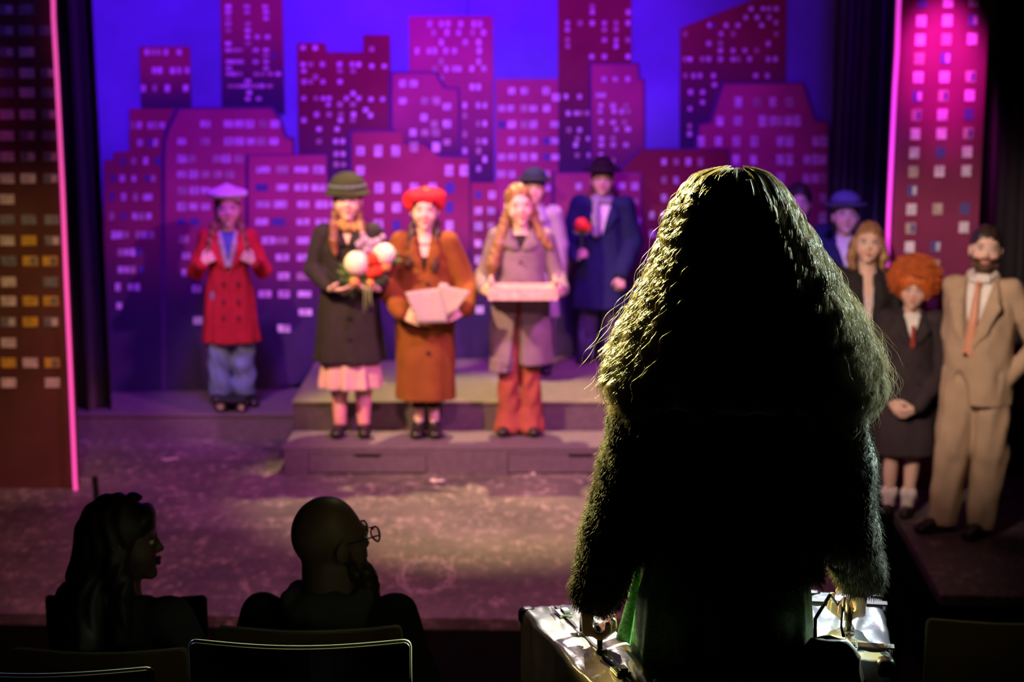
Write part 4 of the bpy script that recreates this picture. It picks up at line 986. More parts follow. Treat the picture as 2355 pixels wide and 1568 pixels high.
P.hair_cap(mat('dark_blond_hair', (0.30, 0.16, 0.07), rough=0.45, var=.4, scale=40), thick=.006, extra=[chain([(-.075, .0, 1.60), (-.098, -.01, 1.50), (-.088, -.02, 1.44)], [.025, .03, .022]), chain([(.075, .0, 1.60), (.098, -.01, 1.50), (.088, -.02, 1.44)], [.025, .03, .022]), chain([(-.05, .07, 1.55), (.05, .07, 1.45)], [.06, .05])], face=(.068, .062, .092), facec=(0, -.092, 1.566))

# curly redhead
P = Person('child with a ball of curly orange hair in long black coat and white frilly socks', 2078, 1182, 0, 627, yaw=-0.12, hs=1.12, tilt=(.14, .06, -.14), skin='fair')
P.leg(-1, (-.10, -.01, .46), (-.105, .02, .085), -.4); P.leg(1, (.055, .01, .46), (.02, -.02, .085), -.25)
P.arm(-1, (-.225, .02, 1.03), (-.135, -.17, .84), (.55, -.25, -.6), (.2, 1, .3), (.7, -.3, .6), (.5, .7, .5))
P.arm(1, (.225, .02, 1.02), (.03, -.21, .80), (-.85, -.1, -.35), (-.1, 1, .2), (0, -.4, 1), (.5, .7, .5))
P.body(); shirt(P, M_white, neck=1.43); M_bcoat = cloth('charcoal_coat', (0.04, 0.030, 0.036))
coat(P, 'coat', M_bcoat, .44, .225, .155, sl=(.074, .066, .054), folds=.025, seed=53, vneck=(1.20, .05), wr=.004, h=.0075)
add_buttons(P, [(-.05, -.125, 1.08), (.05, -.125, 1.08), (-.05, -.135, .96), (.05, -.135, .96)], M_btn, .011)
v = Vol((-.2, -.2, 1.2), (.2, .1, 1.45), .006); v.adds([cone((0, -.118, 1.345), (0, -.128, 1.20), .012, .018)]); P.part('necktie', v, cloth('striped_school_tie', (0.4, .06, .05)))
M_sock = cloth('white_frilly_sock', (0.80, 0.74, 0.74), bump=.8)
for sd in (-1, 1):
    kn, an, toe = P.legs[sd]; v = Vol((an[0]-.12, an[1]-.12, .02), (an[0]+.12, an[1]+.12, .22), .004)
    a = A3(an); u = unit(A3(kn)-a)
    v.adds([cone(a-u*.04, a+u*.07, .043, .042), cone(a+u*.045, a+u*.07, .050, .054)], .008)
    v.warp(lambda X, Y, Z, a=a: .005*np.sin(11*np.arctan2(Y-a[1], X-a[0]))*np.clip((Z-.12)/.03, 0, 1)); P.part('sock', v, M_sock)
P.shoes(M_shoe, r=.040, L=.15)
M_ginger = mat('curly_ginger_hair', (0.62, 0.14, 0.025), rough=0.45, var=.35, scale=30)
ctr = (0, .025, 1.645); v = Vol((-.4, -.4, 1.3), (.4, .4, 2.0), .0075)
v.adds([P.hell(ctr, (.125, .125, .108))], .02); v.sub(P.hell((0, -.13, 1.545), (.066, .10, .096)), .01)
v.warp(lambda X, Y, Z: .006*np.sin(90*X)*np.sin(95*Y)*np.sin(85*Z)); ball = P.part('hair', v, M_ginger)
n = 1150; S = []
i = np.arange(n); z = 1-2*(i+.5)/n; a = i*2.39996; q = np.sqrt(1-z*z)
D = np.stack([q*np.cos(a), q*np.sin(a), z], 1)
keep = ~((D[:, 1] < -.50) & (D[:, 2] < .32) & (np.abs(D[:, 0]) < .60)) & (D[:, 2] > -.92)
D = D[keep]; n = len(D); k = 16; t = np.linspace(0, 1, k)
U = np.cross(D, [.3, .2, .9]); U /= np.linalg.norm(U, axis=1, keepdims=True); V_ = np.cross(D, U)
ph = RNG.uniform(0, 6.28, n); tw = RNG.uniform(9, 15, n); rr = RNG.uniform(.006, .010, n)
ang = ph[:, None]+tw[:, None]*t
rad = .108+RNG.uniform(0, .012, n)[:, None]+t*RNG.uniform(.02, .058, n)[:, None]
C0 = D[:, None, :]*rad[..., None]*A3((1.04, 1, .92)) + (U[:, None, :]*np.cos(ang)[..., None]+V_[:, None, :]*np.sin(ang)[..., None])*rr[:, None, None]
Pw = P.piv+((A3(ctr)+C0-P.piv)*P.hs) @ P.R.T
me = strands_mesh('curls', Pw, np.full((n, k), .0034)*np.array([1]*(k-2)+[.8, .3]), 5); link_mesh('curls', me, M_ginger, ball)

# man in the tan suit
P = Person('bearded man in tan suit, white shirt and striped tie, hand in pocket', 2232, 1226, 0, 523, yaw=-0.50, skin='fair', build=.94, tilt=(0, .03, .30), brow=(.05, .03, .02), beard=(.07, .035, .02)); PK = P
P.leg(-1, (-.115, -.03, .47), (-.15, -.03, .085), -.70); P.leg(1, (.08, .0, .47), (.06, -.0, .085), -.25)
P.arm(-1, (-.165, .10, 1.10), (-.145, .10, .86), (.1, .05, -1), (1, 0, 0), (0, -1, 0))
P.arm(1, (.300, .06, 1.07), (.165, -.01, .90), (-.35, -.05, -.6), (-1, 0, 0), (0, -1, 0), (.2, .2, .2))
P.body(); M_suit = cloth('tan_suit_wool', (0.44, 0.32, 0.22), var=.08); shirt(P, M_white, neck=1.452, r=1.10, z0=1.03)
trousers(P, M_suit, (.112, .098, .078), .045, 61, .006, hipw=.152)
# jacket, open below its button
v = Vol((-.5, -.4, .70), (.5, .35, 1.52), .0072)
v.adds([loft([(.745, 0, .0, .190, .150), (.95, 0, 0, .185, .150), (1.12, 0, 0, .185, .145), (1.27, 0, .005, .185, .130), (1.36, 0, .01, .165, .10), (1.405, 0, .015, .125, .07)], .015, 5, 2)], .02)
v.adds([cone((-.150, .015, 1.375), (.150, .015, 1.375), .052, .052)], .03); v.adds(P.sleeves((.064, .062, .050), .0), .014)
v.warp(wrinkle(.0045, 26, 63))
v.sub(loft([(1.035, -.03, -.17, .003, .06), (1.40, 0, -.11, .075, .10), (1.55, 0, -.06, .09, .12)]), .005)
v.sub(ell((-.075, -.20, .72), (.075, .14, .25)), .01); v.sub(ell((0, .005, 1.475), (.068, .066, .08)), .01); v.below(.745)
P.part('jacket', v, M_suit)
v = Vol((-.25, -.3, .95), (.25, .15, 1.55), .006)
for sx in (-1, 1):
    v.adds(chain([(-.03+sx*.010, -.150, 1.04), (sx*.066-.015, -.150, 1.16), (sx*.098, -.132, 1.29), (sx*.088, -.075, 1.39)], [.006, .026, .034, .020], 3.0), .012)
    v.adds(chain([(sx*.086, -.078, 1.392), (sx*.076, .0, 1.440), (sx*.05, .065, 1.458), (0, .085, 1.46)], [.015, .014, .014, .014]), .012)
P.part('lapel', v, M_suit)
v = Vol((-.15, -.2, 1.38), (.15, .15, 1.52), .0045)
for sx in (-1, 1): v.adds(chain([(sx*.008, -.082, 1.415), (sx*.045, -.072, 1.425), (sx*.068, -.01, 1.455), (sx*.04, .065, 1.47)], [.009, .014, .012, .012]), .008)
P.part('shirt_collar', v, M_white)
m_, nt, b = new_mat('striped_tie'); N, L = nt.nodes, nt.links; tc = N.new('ShaderNodeTexCoord'); mp = N.new('ShaderNodeMapping'); mp.inputs['Rotation'].default_value = (0, .7, 0); wv = N.new('ShaderNodeTexWave'); wv.inputs['Scale'].default_value = 22; wv.inputs['Distortion'].default_value = 0
L.new(tc.outputs['Object'], mp.inputs[0]); L.new(mp.outputs[0], wv.inputs[0]); cr = N.new('ShaderNodeValToRGB'); L.new(wv.outputs['Fac'], cr.inputs[0]); cr.color_ramp.interpolation = 'CONSTANT'
cr.color_ramp.elements[0].color = (.50, .13, .07, 1); cr.color_ramp.elements[1].position = .55; cr.color_ramp.elements[1].color = (.72, .45, .30, 1); L.new(cr.outputs[0], b.inputs['Base Color']); b.inputs['Roughness'].default_value = .5
v = Vol((-.12, -.25, .95), (.12, .05, 1.46), .0045)
v.adds([ell((0, -.098, 1.408), (.018, .014, .018))]); v.adds([loft([(1.02, -.028, -.150, .030, .008), (1.20, -.012, -.135, .026, .010), (1.40, 0, -.10, .014, .009)])], .008); P.part('necktie', v, m_)
add_buttons(P, [(-.035, -.158, 1.03)], M_btn, .011)
P.shoes(mat('polished_black_shoe', (0.02, 0.016, 0.014), rough=0.15, spec=.7), r=.047, L=.18)
P.hair_cap(H_dark, thick=.007, face=(.068, .062, .075), facec=(0, -.092, 1.582))
v = Vol((-.3, -.3, 1.35), (.3, .2, 1.62), .0036)
v.adds([P.hell((0, -.034, 1.503), (.0515, .053, .036)), P.hell((0, -.068, 1.488), (.0245, .0225, .021))], .012)
v.adds([P.hcone((sx*.056, -.035, 1.50), (sx*.066, -.012, 1.565), .016, .008) for sx in (-1, 1)], .012)
v.adds([P.hcone((-.022, -.098, 1.540), (.022, -.098, 1.540), .0065, .0065)], .005)
v.sub(P.hell((0, -.05, 1.565), (.058, .09, .040)), .006); v.op(P.hcone((-.024, -.097, 1.540), (.024, -.097, 1.540), .0062, .0062), .003)
v.sub(P.hell((0, -.100, 1.524), (.022, .022, .0085)), .003)
v.warp(wrinkle(.0015, 220, 3)); P.part('beard', v, mat('brown_beard', (0.11, 0.055, 0.03), rough=.7))
# ================================================================== FOREGROUND: THE AISLE AND THE SEATS
# ---------------------------------------------------------------- actor with long curly hair, seen from behind
DW, FZ = 3.67, 0.90
P = Person('actor seen from behind in shaggy fur coat with long curly hair, carrying luggage', 1692, 1000, FZ, 380, d=DW, yaw=PI, H=1.735, skin='fair'); PL = P
P.leg(-1, (-.085, -.02, .47), (-.09, .02, .085), -.1); P.leg(1, (.085, .01, .47), (.09, .05, .085), .1)
hL, hR = (.165+.012, 3.735, 1.625), (.762, 3.84, 1.640)   # hands, world
def LL(w_): q = (Vector(w_)-P.root.location)/P.k; return (-q.x, -q.y, q.z)
wl_, wr_ = LL((hL[0]-.010, hL[1]-.035, hL[2]+.092)), LL((hR[0]+.032, hR[1]-.035, hR[2]+.084))
P.arm(1, (.222, .015, 1.08), wl_, (.0, -.12, -1), (-1, 0, 0), (0, -1, 0), (1.0, 1.25, .9)); P.arm(-1, (-.222, .015, 1.08), wr_, (.0, -.12, -1), (1, 0, 0), (0, -1, 0), (1.0, 1.25, .9))
P.body()
v = Vol((-.5, -.45, .68), (.5, .4, 1.56), .0085)
v.adds([loft([(.845, -.01, 0, .185, .160), (1.0, 0, 0, .195, .160), (1.2, 0, .01, .20, .155), (1.36, 0, .02, .20, .13), (1.45, 0, .02, .12, .10)], .03, 9, 1)], .03)
v.adds([cone((-.16, .02, 1.36), (.16, .02, 1.36), .085, .085)], .04)
for sd, w_ in ((1, wl_), (-1, wr_)):
    v.adds(chain([(sd*.165, .02, 1.34), (sd*.192, .02, 1.22), (sd*.222, .015, 1.08), (sd*.243, -.02, .93), (w_[0]-sd*(.020 if sd > 0 else 0), w_[1]*.95, w_[2]+.004)], [.085, .077, .072, .069, .054]), .022)
v.warp(wrinkle(.007, 22, 71)); v.warp(wrinkle(.0025, 90, 72)); v.sub(ell((0, 0, 1.52), (.07, .07, .08)), .01)
for sd, w_ in ((1, wl_), (-1, wr_)):
    pass
M_fur = mat('dark_shaggy_fur', (0.030, 0.024, 0.011), rough=0.65, var=.5, scale=60, spec=.25)
fur = P.part('fur_coat', v, M_fur); me = fur.data; nv = len(me.vertices)
co = np.empty(nv*3, np.float32); me.vertices.foreach_get('co', co); co = co.reshape(-1, 3)
no = np.empty(nv*3, np.float32); me.vertex_normals.foreach_get('vector', no); no = no.reshape(-1, 3)
ns = 52000; ix = RNG.integers(0, nv, ns); k = 5; t = np.linspace(0, 1, k)[None, :, None]
cl = np.stack([np.sin(co[:, 0]*60+co[:, 2]*35), np.sin(co[:, 1]*55+co[:, 2]*48+2), 0*co[:, 0]], 1)[ix]*.25      # tufts lean together
dr = no[ix]*.75+A3((0, 0, -.55))+cl+RNG.normal(0, .22, (ns, 3)); dr /= np.linalg.norm(dr, axis=1, keepdims=True)
ln = RNG.uniform(.006, .013, ns)[:, None, None]
p0 = co[ix]+RNG.normal(0, .003, (ns, 3))
Pw = p0[:, None, :]-no[ix][:, None, :]*.002+dr[:, None, :]*t*ln+A3((0, 0, -.4))*ln*t*t
me2 = strands_mesh('fur_hairs', Pw, np.broadcast_to(.00065*np.array([1, .95, .8, .6, .2]), (ns, k))); me2.name = 'fur_hairs'
o = link_mesh('fur_hairs', me2, M_fur, fur)
# skirt
M_skirt = mat('green_patterned_skirt', (0.035, 0.15, 0.016), rough=0.6, var=.6, scale=150, spec=.3)
v = Vol((-.36, -.3, .10), (.36, .3, .98), .007)
v.adds([loft([(.14, -.0, .0, .24, .20), (.55, .012, 0, .20, .165), (.80, .01, 0, .185, .15), (.95, 0, 0, .15, .11)], .085, 12, 2.2)], .01)
v.adds([cone((.176, -.06, .91), (.228, -.10, .62), .004, .020), cone((.160, -.02, .90), (.200, -.04, .60), .004, .016)], .010)
P.part('skirt', v, M_skirt)
P.shoes(M_shoe, r=.042, L=.16)
# hair envelope measured against the photograph (rows: y px, left px, right px)
env = np.array([(378, 1672, 1708), (384, 1640, 1738), (398, 1603, 1768), (430, 1573, 1795), (480, 1548, 1822), (540, 1527, 1858), (600, 1506, 1890), (660, 1478, 1922), (700, 1455, 1945), (740, 1434, 1965), (800, 1410, 1985), (850, 1396, 1996), (900, 1400, 1992), (960, 1425, 1965)], float)
ez = np.array([at_d(1690, y, DW).z for y in env[:, 0]]); exl = np.array([at_d(x, y, DW).x for y, x, _ in env]); exr = np.array([at_d(x, y, DW).x for y, _, x in env])
ezr, exl, exr = ez[::-1], exl[::-1], exr[::-1]
ztop, zbot = ez[0], ez[-1]
def envx(z): return np.interp(z, ezr, exl), np.interp(z, ezr, exr)
def envy(z):   # centre and half depth, world y
    f = np.clip((ztop-z)/.30, 0, 1); r = np.sqrt(np.clip(1-(1-np.clip((ztop-z)/.12, 0, 1))**2, 0, 1))
    return DW-.02-.085*np.clip((ztop-z-.15)/.25, 0, 1), (.115+.03*f)*r+.004
def to_loc(Pw): q = (Pw-np.array(P.root.location))/P.k; return q*np.array([-1, -1, 1])
zz = np.linspace(at_d(1690, 900, DW).z, ztop-.012, 16); sec = []
for z in zz:
    a, b = envx(z); cy, ry = envy(z); c = to_loc(np.array([[(a+b)/2, cy, z]]))[0]; sec.append((c[2], c[0], c[1], max((b-a)/2*.90/P.k, .01), max(ry*.88/P.k, .01)))
v = Vol((-.45, -.25, 1.0), (.45, .4, 1.85), .0085); v.adds([loft(sec)], .01); v.warp(wrinkle(.004, 60, 8)); v.warp(lambda X, Y, Z: .003*np.sin(110*X+25*np.sin(50*Z)*.06*20))
M_hair = mat('long_curly_hair', (0.32, 0.27, 0.18), rough=0.36, var=.35, scale=25, spec=.45)
hair = P.part('hair', v, M_hair)
NL, NS, k = 300, 42, 52
# locks: more of them where the outline is
phl = np.concatenate([RNG.uniform(-PI-.5, -PI+.75, 105), RNG.uniform(-.75, .5, 105), RNG.uniform(-PI+.6, -.6, NL-210)])
rho = RNG.uniform(.94, 1.03, NL); zend = np.array([at_d(1690, y, DW).z for y in RNG.uniform(760, 918, NL)]); zst = ztop-RNG.uniform(.0, .05, NL)**1.0
amp = RNG.uniform(.0042, .0080, NL); wlh = .076+.016*np.sin(3*phl)+RNG.uniform(-.004, .004, NL); lph = RNG.uniform(0, 6.28, NL); lift = RNG.uniform(-.4, 1.6, NL)
t = np.linspace(0, 1, k)
def strand_set(L_, n, spread, wild=0.0):
    m = len(L_)
    tt = t[None, :]**1.05
    ph = phl[L_][:, None]+RNG.normal(0, .030, m)[:, None]*spread+.03*np.sin(tt*5+lph[L_][:, None])
    z = zst[L_][:, None]-(zst[L_]-zend[L_]+RNG.normal(0, .022, m))[:, None]*tt
    a, b = envx(z); cy, ry = envy(z); r = (rho[L_]+RNG.normal(0, .012, m)*spread)[:, None]*np.ones_like(tt)
    hx = (b-a)/2; w0 = np.clip(tt*6, 0, 1)
    wob = 2*PI*(zst[L_][:, None]-z)/wlh[L_][:, None]+lph[L_][:, None]+RNG.normal(0, .13, m)[:, None]
    A = (amp[L_]*RNG.uniform(.7, 1.2, m))[:, None]*w0
    cphi, sphi = np.cos(ph), np.sin(ph)
    x = (a+b)/2+hx*cphi*r+A*np.sin(wob)*(.9*np.abs(cphi)+.35); y = cy+ry*sphi*r+A*np.cos(wob)
    z = z+.3*A*np.cos(wob+1)
    x = x+np.sign(cphi)*np.clip(tt-.86, 0, 1)*.10*lift[L_][:, None]*np.abs(cphi)
    if wild:
        g = RNG.normal(0, 1, (m, 2)); x = x+wild*g[:, :1]*tt**1.5*np.sign(cphi)*np.sign(g[:, :1]); y = y+wild*g[:, 1:]*tt**1.5
        x = x+.3*wild*np.sin(tt*14+g[:, :1]*6)
    return np.stack([x, y, z], -1)
Li = np.repeat(np.arange(NL), NS); S1 = strand_set(Li, NS, 1.0)
taper = np.ones(k); taper[-6:] = np.linspace(1, .25, 6)
me = strands_mesh('hair_strands', to_loc(S1.reshape(-1, 3)).reshape(S1.shape), RNG.uniform(.00045, .0008, len(Li))[:, None]*taper)
o = link_mesh('curly_strands', me, M_hair, hair)
Lf = RNG.integers(0, 210, 420); S2 = strand_set(Lf, 1, 2.2, .020)
me = strands_mesh('flyaways', to_loc(S2.reshape(-1, 3)).reshape(S2.shape), RNG.uniform(.0003, .0005, len(Lf))[:, None]*taper); link_mesh('flyaway_hairs', me, M_hair, hair)

# ---------------------------------------------------------------- luggage
def case(name, label, top_far, top_near, W_, Hh, m_body, m_trim, m_metal, straps=0):
    a, b = Vector(top_far), Vector(top_near); ax = b-a; Lg = ax.length; ang = math.atan2(ax.y, ax.x); c = (a+b)/2
    t = thing(name, label, 'suitcase', (c.x, c.y, c.z-Hh), ang)
    v = Vol((-Lg/2-.02, -W_/2-.02, -.02), (Lg/2+.02, W_/2+.02, Hh+.02), .005, fz=[(Hh-.04, Hh+.01, .003)], fy=[(-W_/2-.01, -W_/2+.03, .003), (W_/2-.03, W_/2+.01, .003)])
    v.op(rbox((0, 0, Hh/2), (Lg/2, W_/2, Hh/2), .016), .003)
    v.warp(lambda X, Y, Z: .0012*np.sin(26*X+9*np.sin(30*Y))+.0008*np.sin(70*X+40*Y)+np.where(np.abs(Y) < .0016, .002, 0))
    link_mesh('shell', v.mesh('shell'), m_body, t)
    for sx in (-1, 1):
        for sy in (-1, 1):
            v = Vol((sx*(Lg/2-.03)-.04, sy*(W_/2-.03)-.04, Hh-.06), (sx*(Lg/2-.03)+.04, sy*(W_/2-.03)+.04, Hh+.02), .0035)
            v.op(rbox((sx*(Lg/2-.018), sy*(W_/2-.018), Hh-.018), (.0215, .0215, .0215), .015), .003); link_mesh('corner_cap', v.mesh('corner'), m_trim, t)
    MB().box((0, 0, Hh+.001), (Lg-.05, .006, .004)).build('seam_trim', m_trim, t)
    for sx in (-1, 1):
        p_ = sx*(Lg/2-.085)
        lt = MB().box((p_, 0, Hh+.004), (.045, .034, .008)).build('latch', m_metal, t, bevel=.002); MB().box((p_, .004, Hh+.011), (.026, .018, .006)).build('latch_catch', m_metal, lt, bevel=.0015)
    pts = [(-.062, 0, Hh+.003), (-.060, 0, Hh+.030), (-.045, 0, Hh+.043), (0, 0, Hh+.047), (.045, 0, Hh+.043), (.060, 0, Hh+.030), (.062, 0, Hh+.003)]
    hd = MB().tube(pts, [.006, .007, .010, .011, .010, .007, .006], 10).build('handle', m_trim, t, smooth=True)
    for sx in (-1, 1): MB().box((sx*.062, 0, Hh+.004), (.026, .028, .010)).build('handle_mount', m_metal, hd, bevel=.002)
    for q in range(straps):
        p_ = Lg/2-.085-.0*q if q == 0 else -Lg/2+.09
        st_ = MB().box((p_, 0, Hh+.0045), (.026, W_+.008, .004)).box((p_, W_/2+.002, Hh/2), (.026, .004, Hh)).box((p_, -W_/2-.002, Hh/2), (.026, .004, Hh)).build('strap', m_trim, t)
        MB().box((p_, -.02, Hh+.010), (.036, .030, .005)).build('buckle', m_metal, st_, bevel=.0015)
    return t
M_lea = mat('brown_leather', (0.38, 0.28, 0.24), rough=0.27, var=.25, scale=12, spec=.6, coat=.5, bump=.15, bscale=80)
M_ltrim = mat('dark_leather_trim', (0.03, 0.018, 0.012), rough=0.35); M_chrome = mat('nickel', (0.7, 0.7, 0.68), rough=0.25, metal=1.0)
case('suitcase', 'glossy brown leather suitcase in the left hand of the actor in fur', (.098, 4.005, 1.58), (.098+.285*.56, 4.005-.958*.56, 1.58), .172, .38, M_lea, M_ltrim, M_chrome)
M_sil = mat('silver_vinyl', (0.72, 0.76, 0.82), rough=0.22, metal=.5, var=.08, scale=8, bump=.3, bscale=25, coat=.6)
case('suitcase', 'shiny silver suitcase with dark straps in the right hand of the actor in fur', (.812, 4.065, 1.590), (.738, 3.60, 1.590), .185, .34, M_sil, M_ltrim, M_chrome, straps=2)
# soft dark pouch hanging from her right forearm
pc = at_d(1905, 1530, 3.56); t = thing('handbag', 'small dark soft handbag hanging beside the silver suitcase', 'bag', (pc.x, pc.y, pc.z-.12))
v = Vol((-.12, -.08, -.02), (.12, .08, .24), .005); v.adds([loft([(0, 0, 0, .065, .034), (.05, 0, 0, .085, .042), (.14, 0, 0, .070, .034), (.18, .0, 0, .038, .018)], .05, 9, 0)], .01); v.warp(wrinkle(.003, 70, 9))
link_mesh('pouch', v.mesh('pouch'), mat('dark_bag_leather', (0.05, 0.035, 0.025), rough=.4, spec=.5), t)
MB().tube([(-.032, 0, .176), (0, 0, .184), (.032, 0, .176)], .007, 8).build('clasp', mat('old_brass', (0.5, 0.38, 0.18), rough=.35, metal=1), t, smooth=True)
e_ = Vector((hR[0]-.022, hR[1]-.055, hR[2]+.012))-t.location
MB().tube([(-.03, 0, .178), (-.026, .03, .215), (e_.x*.5-.01, e_.y*.5, .24), e_, (e_.x*.6+.02, e_.y*.6, .225), (.03, .02, .20), (.032, 0, .178)], .004, 6).build('strap', M_ltrim, t, smooth=True)

# ---------------------------------------------------------------- auditorium seats
M_cw = mat('dark_varnished_wood', (0.09, 0.055, 0.02), rough=0.28, var=.3, scale=6, coat=.4); M_cm = mat('black_metal', (0.02, 0.02, 0.02), rough=.4, metal=.6)
M_edge = mat('dull_gold_edge', (0.20, 0.19, 0.09), rough=0.3, spec=.6)  # dull gold tone of the thin rim around each backrest top
def chair(label, px0, px1, pyt, d, fz, group='auditorium seats'):
    a = at_d(px0, pyt, d); b = at_d(px1, pyt, d); w_ = b.x-a.x; c = (a+b)/2; zt = a.z-fz
    t = thing('auditorium_chair', label, 'chair', (c.x, d+.25, fz), 0, group)
    hb = .40; n = 30; th = .022; vs = []; fs = []; cr = .014
    prof = []
    for i in range(n+1):
        q_ = i/n; x = -w_/2*math.cos(PI*q_); e = min(x+w_/2, w_/2-x); z1 = zt-(cr-math.sqrt(max(0, cr*cr-(cr-e)**2)) if e < cr else 0)-.006*math.cos(PI*x/w_); prof.append((x, -.25-.028*(math.cos(PI*x/w_))+.02, z1))
    m = MB(); zs = [0, .5, 1]
    for (yy) in (0, th):
        for (x, y, z1) in prof:
            for q in zs: m.v.append((x, y+yy-.05*(q-1)*1.0*0.6, zt-hb+(z1-zt+hb)*q))
    K = len(zs); off = (n+1)*K
    for i in range(n):
        for q in range(K-1):
            u = i*K+q; m.f.append((u, u+K, u+K+1, u+1)); m.f.append((off+u, off+u+1, off+u+K+1, off+u+K))
        u = i*K+K-1; m.f.append((u, u+K, off+u+K, off+u)); u = i*K; m.f.append((u, off+u, off+u+K, u+K))
    for u in (0, n*K):
        for q in range(K-1): m.f.append((u+q, u+q+1, off+u+q+1, off+u+q))
    m.m = [0]*len(m.f); m.build('backrest', M_cw, t, bevel=.003)
    ep = [(x, y+th/2, z1+.001) for x, y, z1 in prof]; ep = [(ep[0][0], ep[0][1], ep[0][2]-.12)]+ep+[(ep[-1][0], ep[-1][1], ep[-1][2]-.12)]
    MB().tube(ep, .0038, 8).build('backrest_rim', M_edge, t.children[-1], smooth=True)
    s_ = MB().box((0, .0, .395), (w_-.03, .44, .03)).build('seat', M_cw, t, bevel=.01)
    for sx in (-1, 1):
        MB().box((sx*(w_/2-.05), -.195, (zt-hb+.20)/2+.06), (.028, .028, zt-hb+.14)).build('leg', M_cm, t)
        MB().box((sx*(w_/2-.05), .18, .21), (.028, .028, .42)).build('leg', M_cm, t)
    return t
chair('wooden chair behind the bald man, the farther of the two stacked seat backs', 497, 921, 1449, 4.42, .38)
chair('wooden chair nearest the camera behind the bald man, the wider front seat back', 431, 941, 1484, 3.55, .90)
chair('wooden chair at bottom left with a blue lit edge', -210, 345, 1548, 3.50, .90)
chair('wooden chair behind the seated woman with long hair', 20, 424, 1499, 4.40, .38)
chair('dark chair one row ahead between the seated woman and the bald man', 100, 470, 1377, 5.32, .22)
chair('dark chair at bottom right beyond the silver suitcase', 2138, 2560, 1432, 4.42, .38)

# ---------------------------------------------------------------- bald man with glasses and long beard
P = Person('bald bearded person in glasses and dark hooded jacket, seated, looking right', 744, 1000, -.072, 1140, d=4.72, yaw=PI, hs=1.10, H=1.70, skin='shaded', tilt=(.0, 0, -1.0), build=1.12)
for sd in (-1, 1): P.leg(sd, (sd*.13, -.42, .93), (sd*.13, -.44, .51), 0)
for sd in (-1, 1): P.arm(sd, (sd*.27, -.02, 1.10), (sd*.13, -.28, 1.02), (-sd*.5, -.8, -.2), (0, 0, -1), (-sd, -.2, 0), (.3, .4, .3))
P.neck = 1.35; P.body(faceh=.0032)
M_hood = cloth('charcoal_hoodie', (0.012, 0.012, 0.013)); M_hg = cloth('grey_hood_lining', (0.06, 0.06, 0.055))
v = Vol((-.5, -.5, .78), (.5, .4, 1.56), .0085)
v.adds([loft([(.82, 0, 0, .22, .17), (1.05, 0, 0, .20, .15), (1.27, 0, .005, .215, .14), (1.36, 0, .01, .19, .11), (1.43, 0, .015, .11, .09)])], .02); v.adds([cone((-.175, .015, 1.350), (.175, .015, 1.350), .062, .062)], .03); v.adds(P.sleeves((.068, .062, .05), .02), .02)
v.sub(ell((0, 0, 1.50), (.07, .07, .09)), .01); v.warp(wrinkle(.006, 28, 81)); P.part('jacket', v, M_hood)
v = Vol((-.25, -.2, 1.25), (.25, .3, 1.55), .007); v.adds([ell((0, .085, 1.405), (.115, .06, .07)), ell((0, .10, 1.36), (.10, .05, .09))], .03); v.adds(chain([(-.10, .06, 1.44), (-.095, -.04, 1.43), (-.03, -.10, 1.38)], [.03, .028, .022])+chain([(.10, .06, 1.44), (.095, -.04, 1.43), (.03, -.10, 1.38)], [.03, .028, .022]), .02)
v.sub(ell((0, .02, 1.48), (.075, .075, .07)), .01); v.warp(wrinkle(.003, 50, 82)); P.part('hood', v, M_hg)
trousers(P, M_hood, (.10, .085, .07), .50, 83, top=1.1); P.shoes(M_shoe)
v = Vol((-.35, -.35, 1.2), (.35, .3, 1.66), .005)
v.adds([P.hell((0, -.045, 1.495), (.055, .055, .042)), P.hell((0, -.082, 1.452), (.052, .042, .062)), P.hell((0, -.098, 1.40), (.042, .036, .062))], .02)
v.adds([P.hcone((sx*.058, -.03, 1.50), (sx*.070, -.006, 1.56), .018, .010) for sx in (-1, 1)], .012); v.sub(P.hell((0, -.05, 1.57), (.058, .09, .040)), .006)
v.warp(wrinkle(.003, 120, 6)); P.part('beard', v, H_dark)
gl = MB()
def hp(x, y, z): return tuple(P.ht((x, y, z)))
for sx in (-1, 1):
    gl.tube([hp(sx*.033+.024*math.cos(a), -.112+.004*abs(math.cos(a)), 1.590+.019*math.sin(a)) for a in np.linspace(0, 2*PI, 17)], .0028, 6)
    gl.tube([hp(sx*.057, -.108, 1.594), hp(sx*.072, -.06, 1.594), hp(sx*.078, .01, 1.590), hp(sx*.078, .035, 1.575)], .0024, 6)
gl.tube([hp(-.010, -.114, 1.596), hp(0, -.117, 1.599), hp(.010, -.114, 1.596)], .0024, 6)
g_ = gl.build('glasses', M_shoe, P.root, smooth=True); ln = MB()
for sx in (-1, 1): ln = MB(); ln.tube([hp(sx*.033, -.1135, 1.590), hp(sx*.033, -.1125, 1.590)], .022, 18).build('lens', mat('spectacle_glass', (.9, .9, .95), rough=.02, trans=1.0), g_)

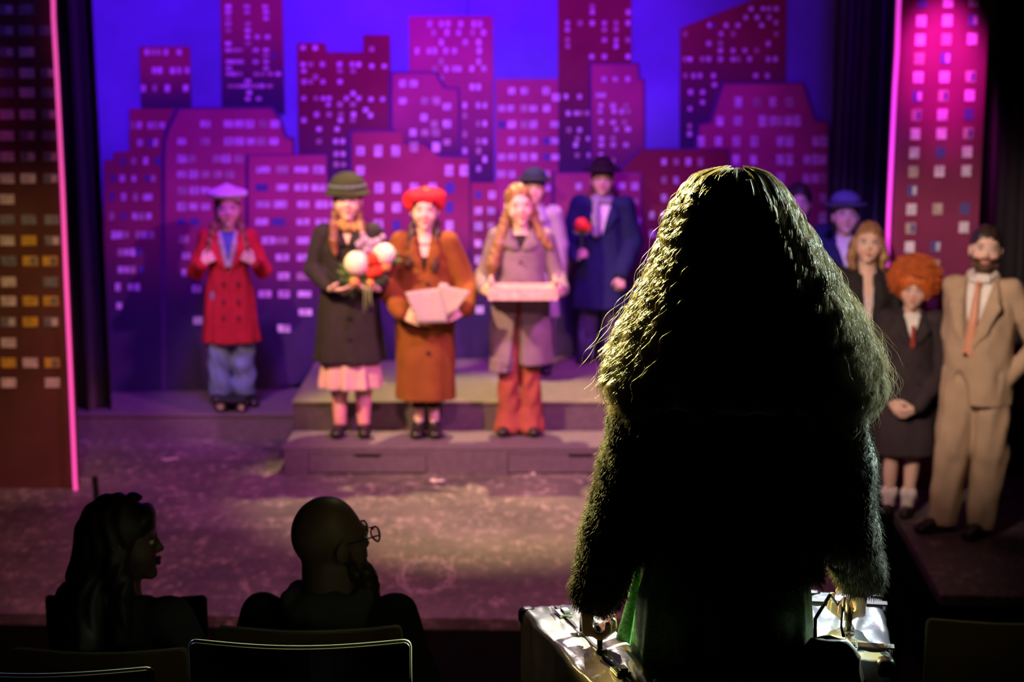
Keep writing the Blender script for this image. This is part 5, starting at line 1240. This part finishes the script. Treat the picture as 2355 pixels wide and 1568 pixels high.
# ---------------------------------------------------------------- seated woman with long hair
P = Person('person with long straight hair and pale top, seated at left, looking right', 262, 1000, -.06, 1130, d=4.72, yaw=PI-.45, H=1.70, skin='shaded', tilt=(.0, .0, -1.05))
for sd in (-1, 1): P.leg(sd, (sd*.11, -.40, .93), (sd*.11, -.42, .53), 0)
for sd in (-1, 1): P.arm(sd, (sd*.24, -.04, 1.10), (sd*.10, -.24, 1.00), (-sd*.5, -.8, -.2), (0, 0, -1), (-sd, -.2, 0), (.3, .4, .3))
P.body(faceh=.0032); M_pale = cloth('grey_blouse', (0.06, 0.058, 0.055))
v = Vol((-.5, -.4, .78), (.5, .35, 1.52), .0085)
v.adds([loft([(.82, 0, 0, .18, .14), (1.05, 0, 0, .155, .12), (1.27, 0, .005, .165, .115), (1.37, 0, .01, .14, .08), (1.42, 0, .015, .08, .065)])], .02); v.adds([cone((-.13, .015, 1.365), (.13, .015, 1.365), .058, .058)], .03); v.adds(P.sleeves((.066, .058, .045), .02), .02)
v.sub(ell((0, 0, 1.46), (.06, .06, .07)), .01); v.warp(wrinkle(.005, 30, 91)); P.part('blouse', v, M_pale)
trousers(P, M_blk, (.09, .075, .06), .50, 93, top=1.05); P.shoes(M_shoe)
lh = [chain([tuple(P.ht((0, .06, 1.60))), tuple(P.ht((0, .09, 1.48))), (.05, .14, 1.30), (.08, .15, 1.12)], [.08, .075, .065, .045]), chain([tuple(P.ht((.06, .03, 1.58))), tuple(P.ht((.075, .04, 1.46))), (.10, .10, 1.30), (.13, .12, 1.10)], [.05, .055, .055, .04]), chain([tuple(P.ht((-.065, .02, 1.56))), tuple(P.ht((-.075, -.0, 1.46))), (-.05, .09, 1.32)], [.035, .035, .03]), [P.hell((0, -.060, 1.650), (.062, .030, .038))]]
P.hair_cap(mat('dark_long_hair', (0.03, 0.018, 0.012), rough=.5), thick=.012, extra=lh, face=(.068, .055, .080), facec=(0, -.098, 1.548))
v = Vol((-.4, -.3, 1.6), (.3, .3, 1.9), .006); hc = P.part
v.adds([P.hell((0, -.025, 1.712), (.022, .018, .012)), P.hell((.012, -.04, 1.705), (.014, .012, .010))], .01); P.part('hair_clip', v, M_shoe)
# thin black post at the front of the stage
pp = at_d(224, 1150, 9.0); t = thing('black_post', 'thin black post poking up behind the head of the seated person at left', 'post', (pp.x, 9.0, 0))
tp = at_d(218, 1096, 9.0)
MB().tube([(0, 0, .012), (0, 0, pp.z-.05)], .012, 10).build('stand', M_rub, t); MB().tube([(0, 0, pp.z-.06), (tp.x-pp.x, 0, tp.z)], .0165, 12).build('head', M_rub, t); MB().tube([(0, 0, 0), (0, 0, .014)], .09, 20).build('base', M_rub, t)
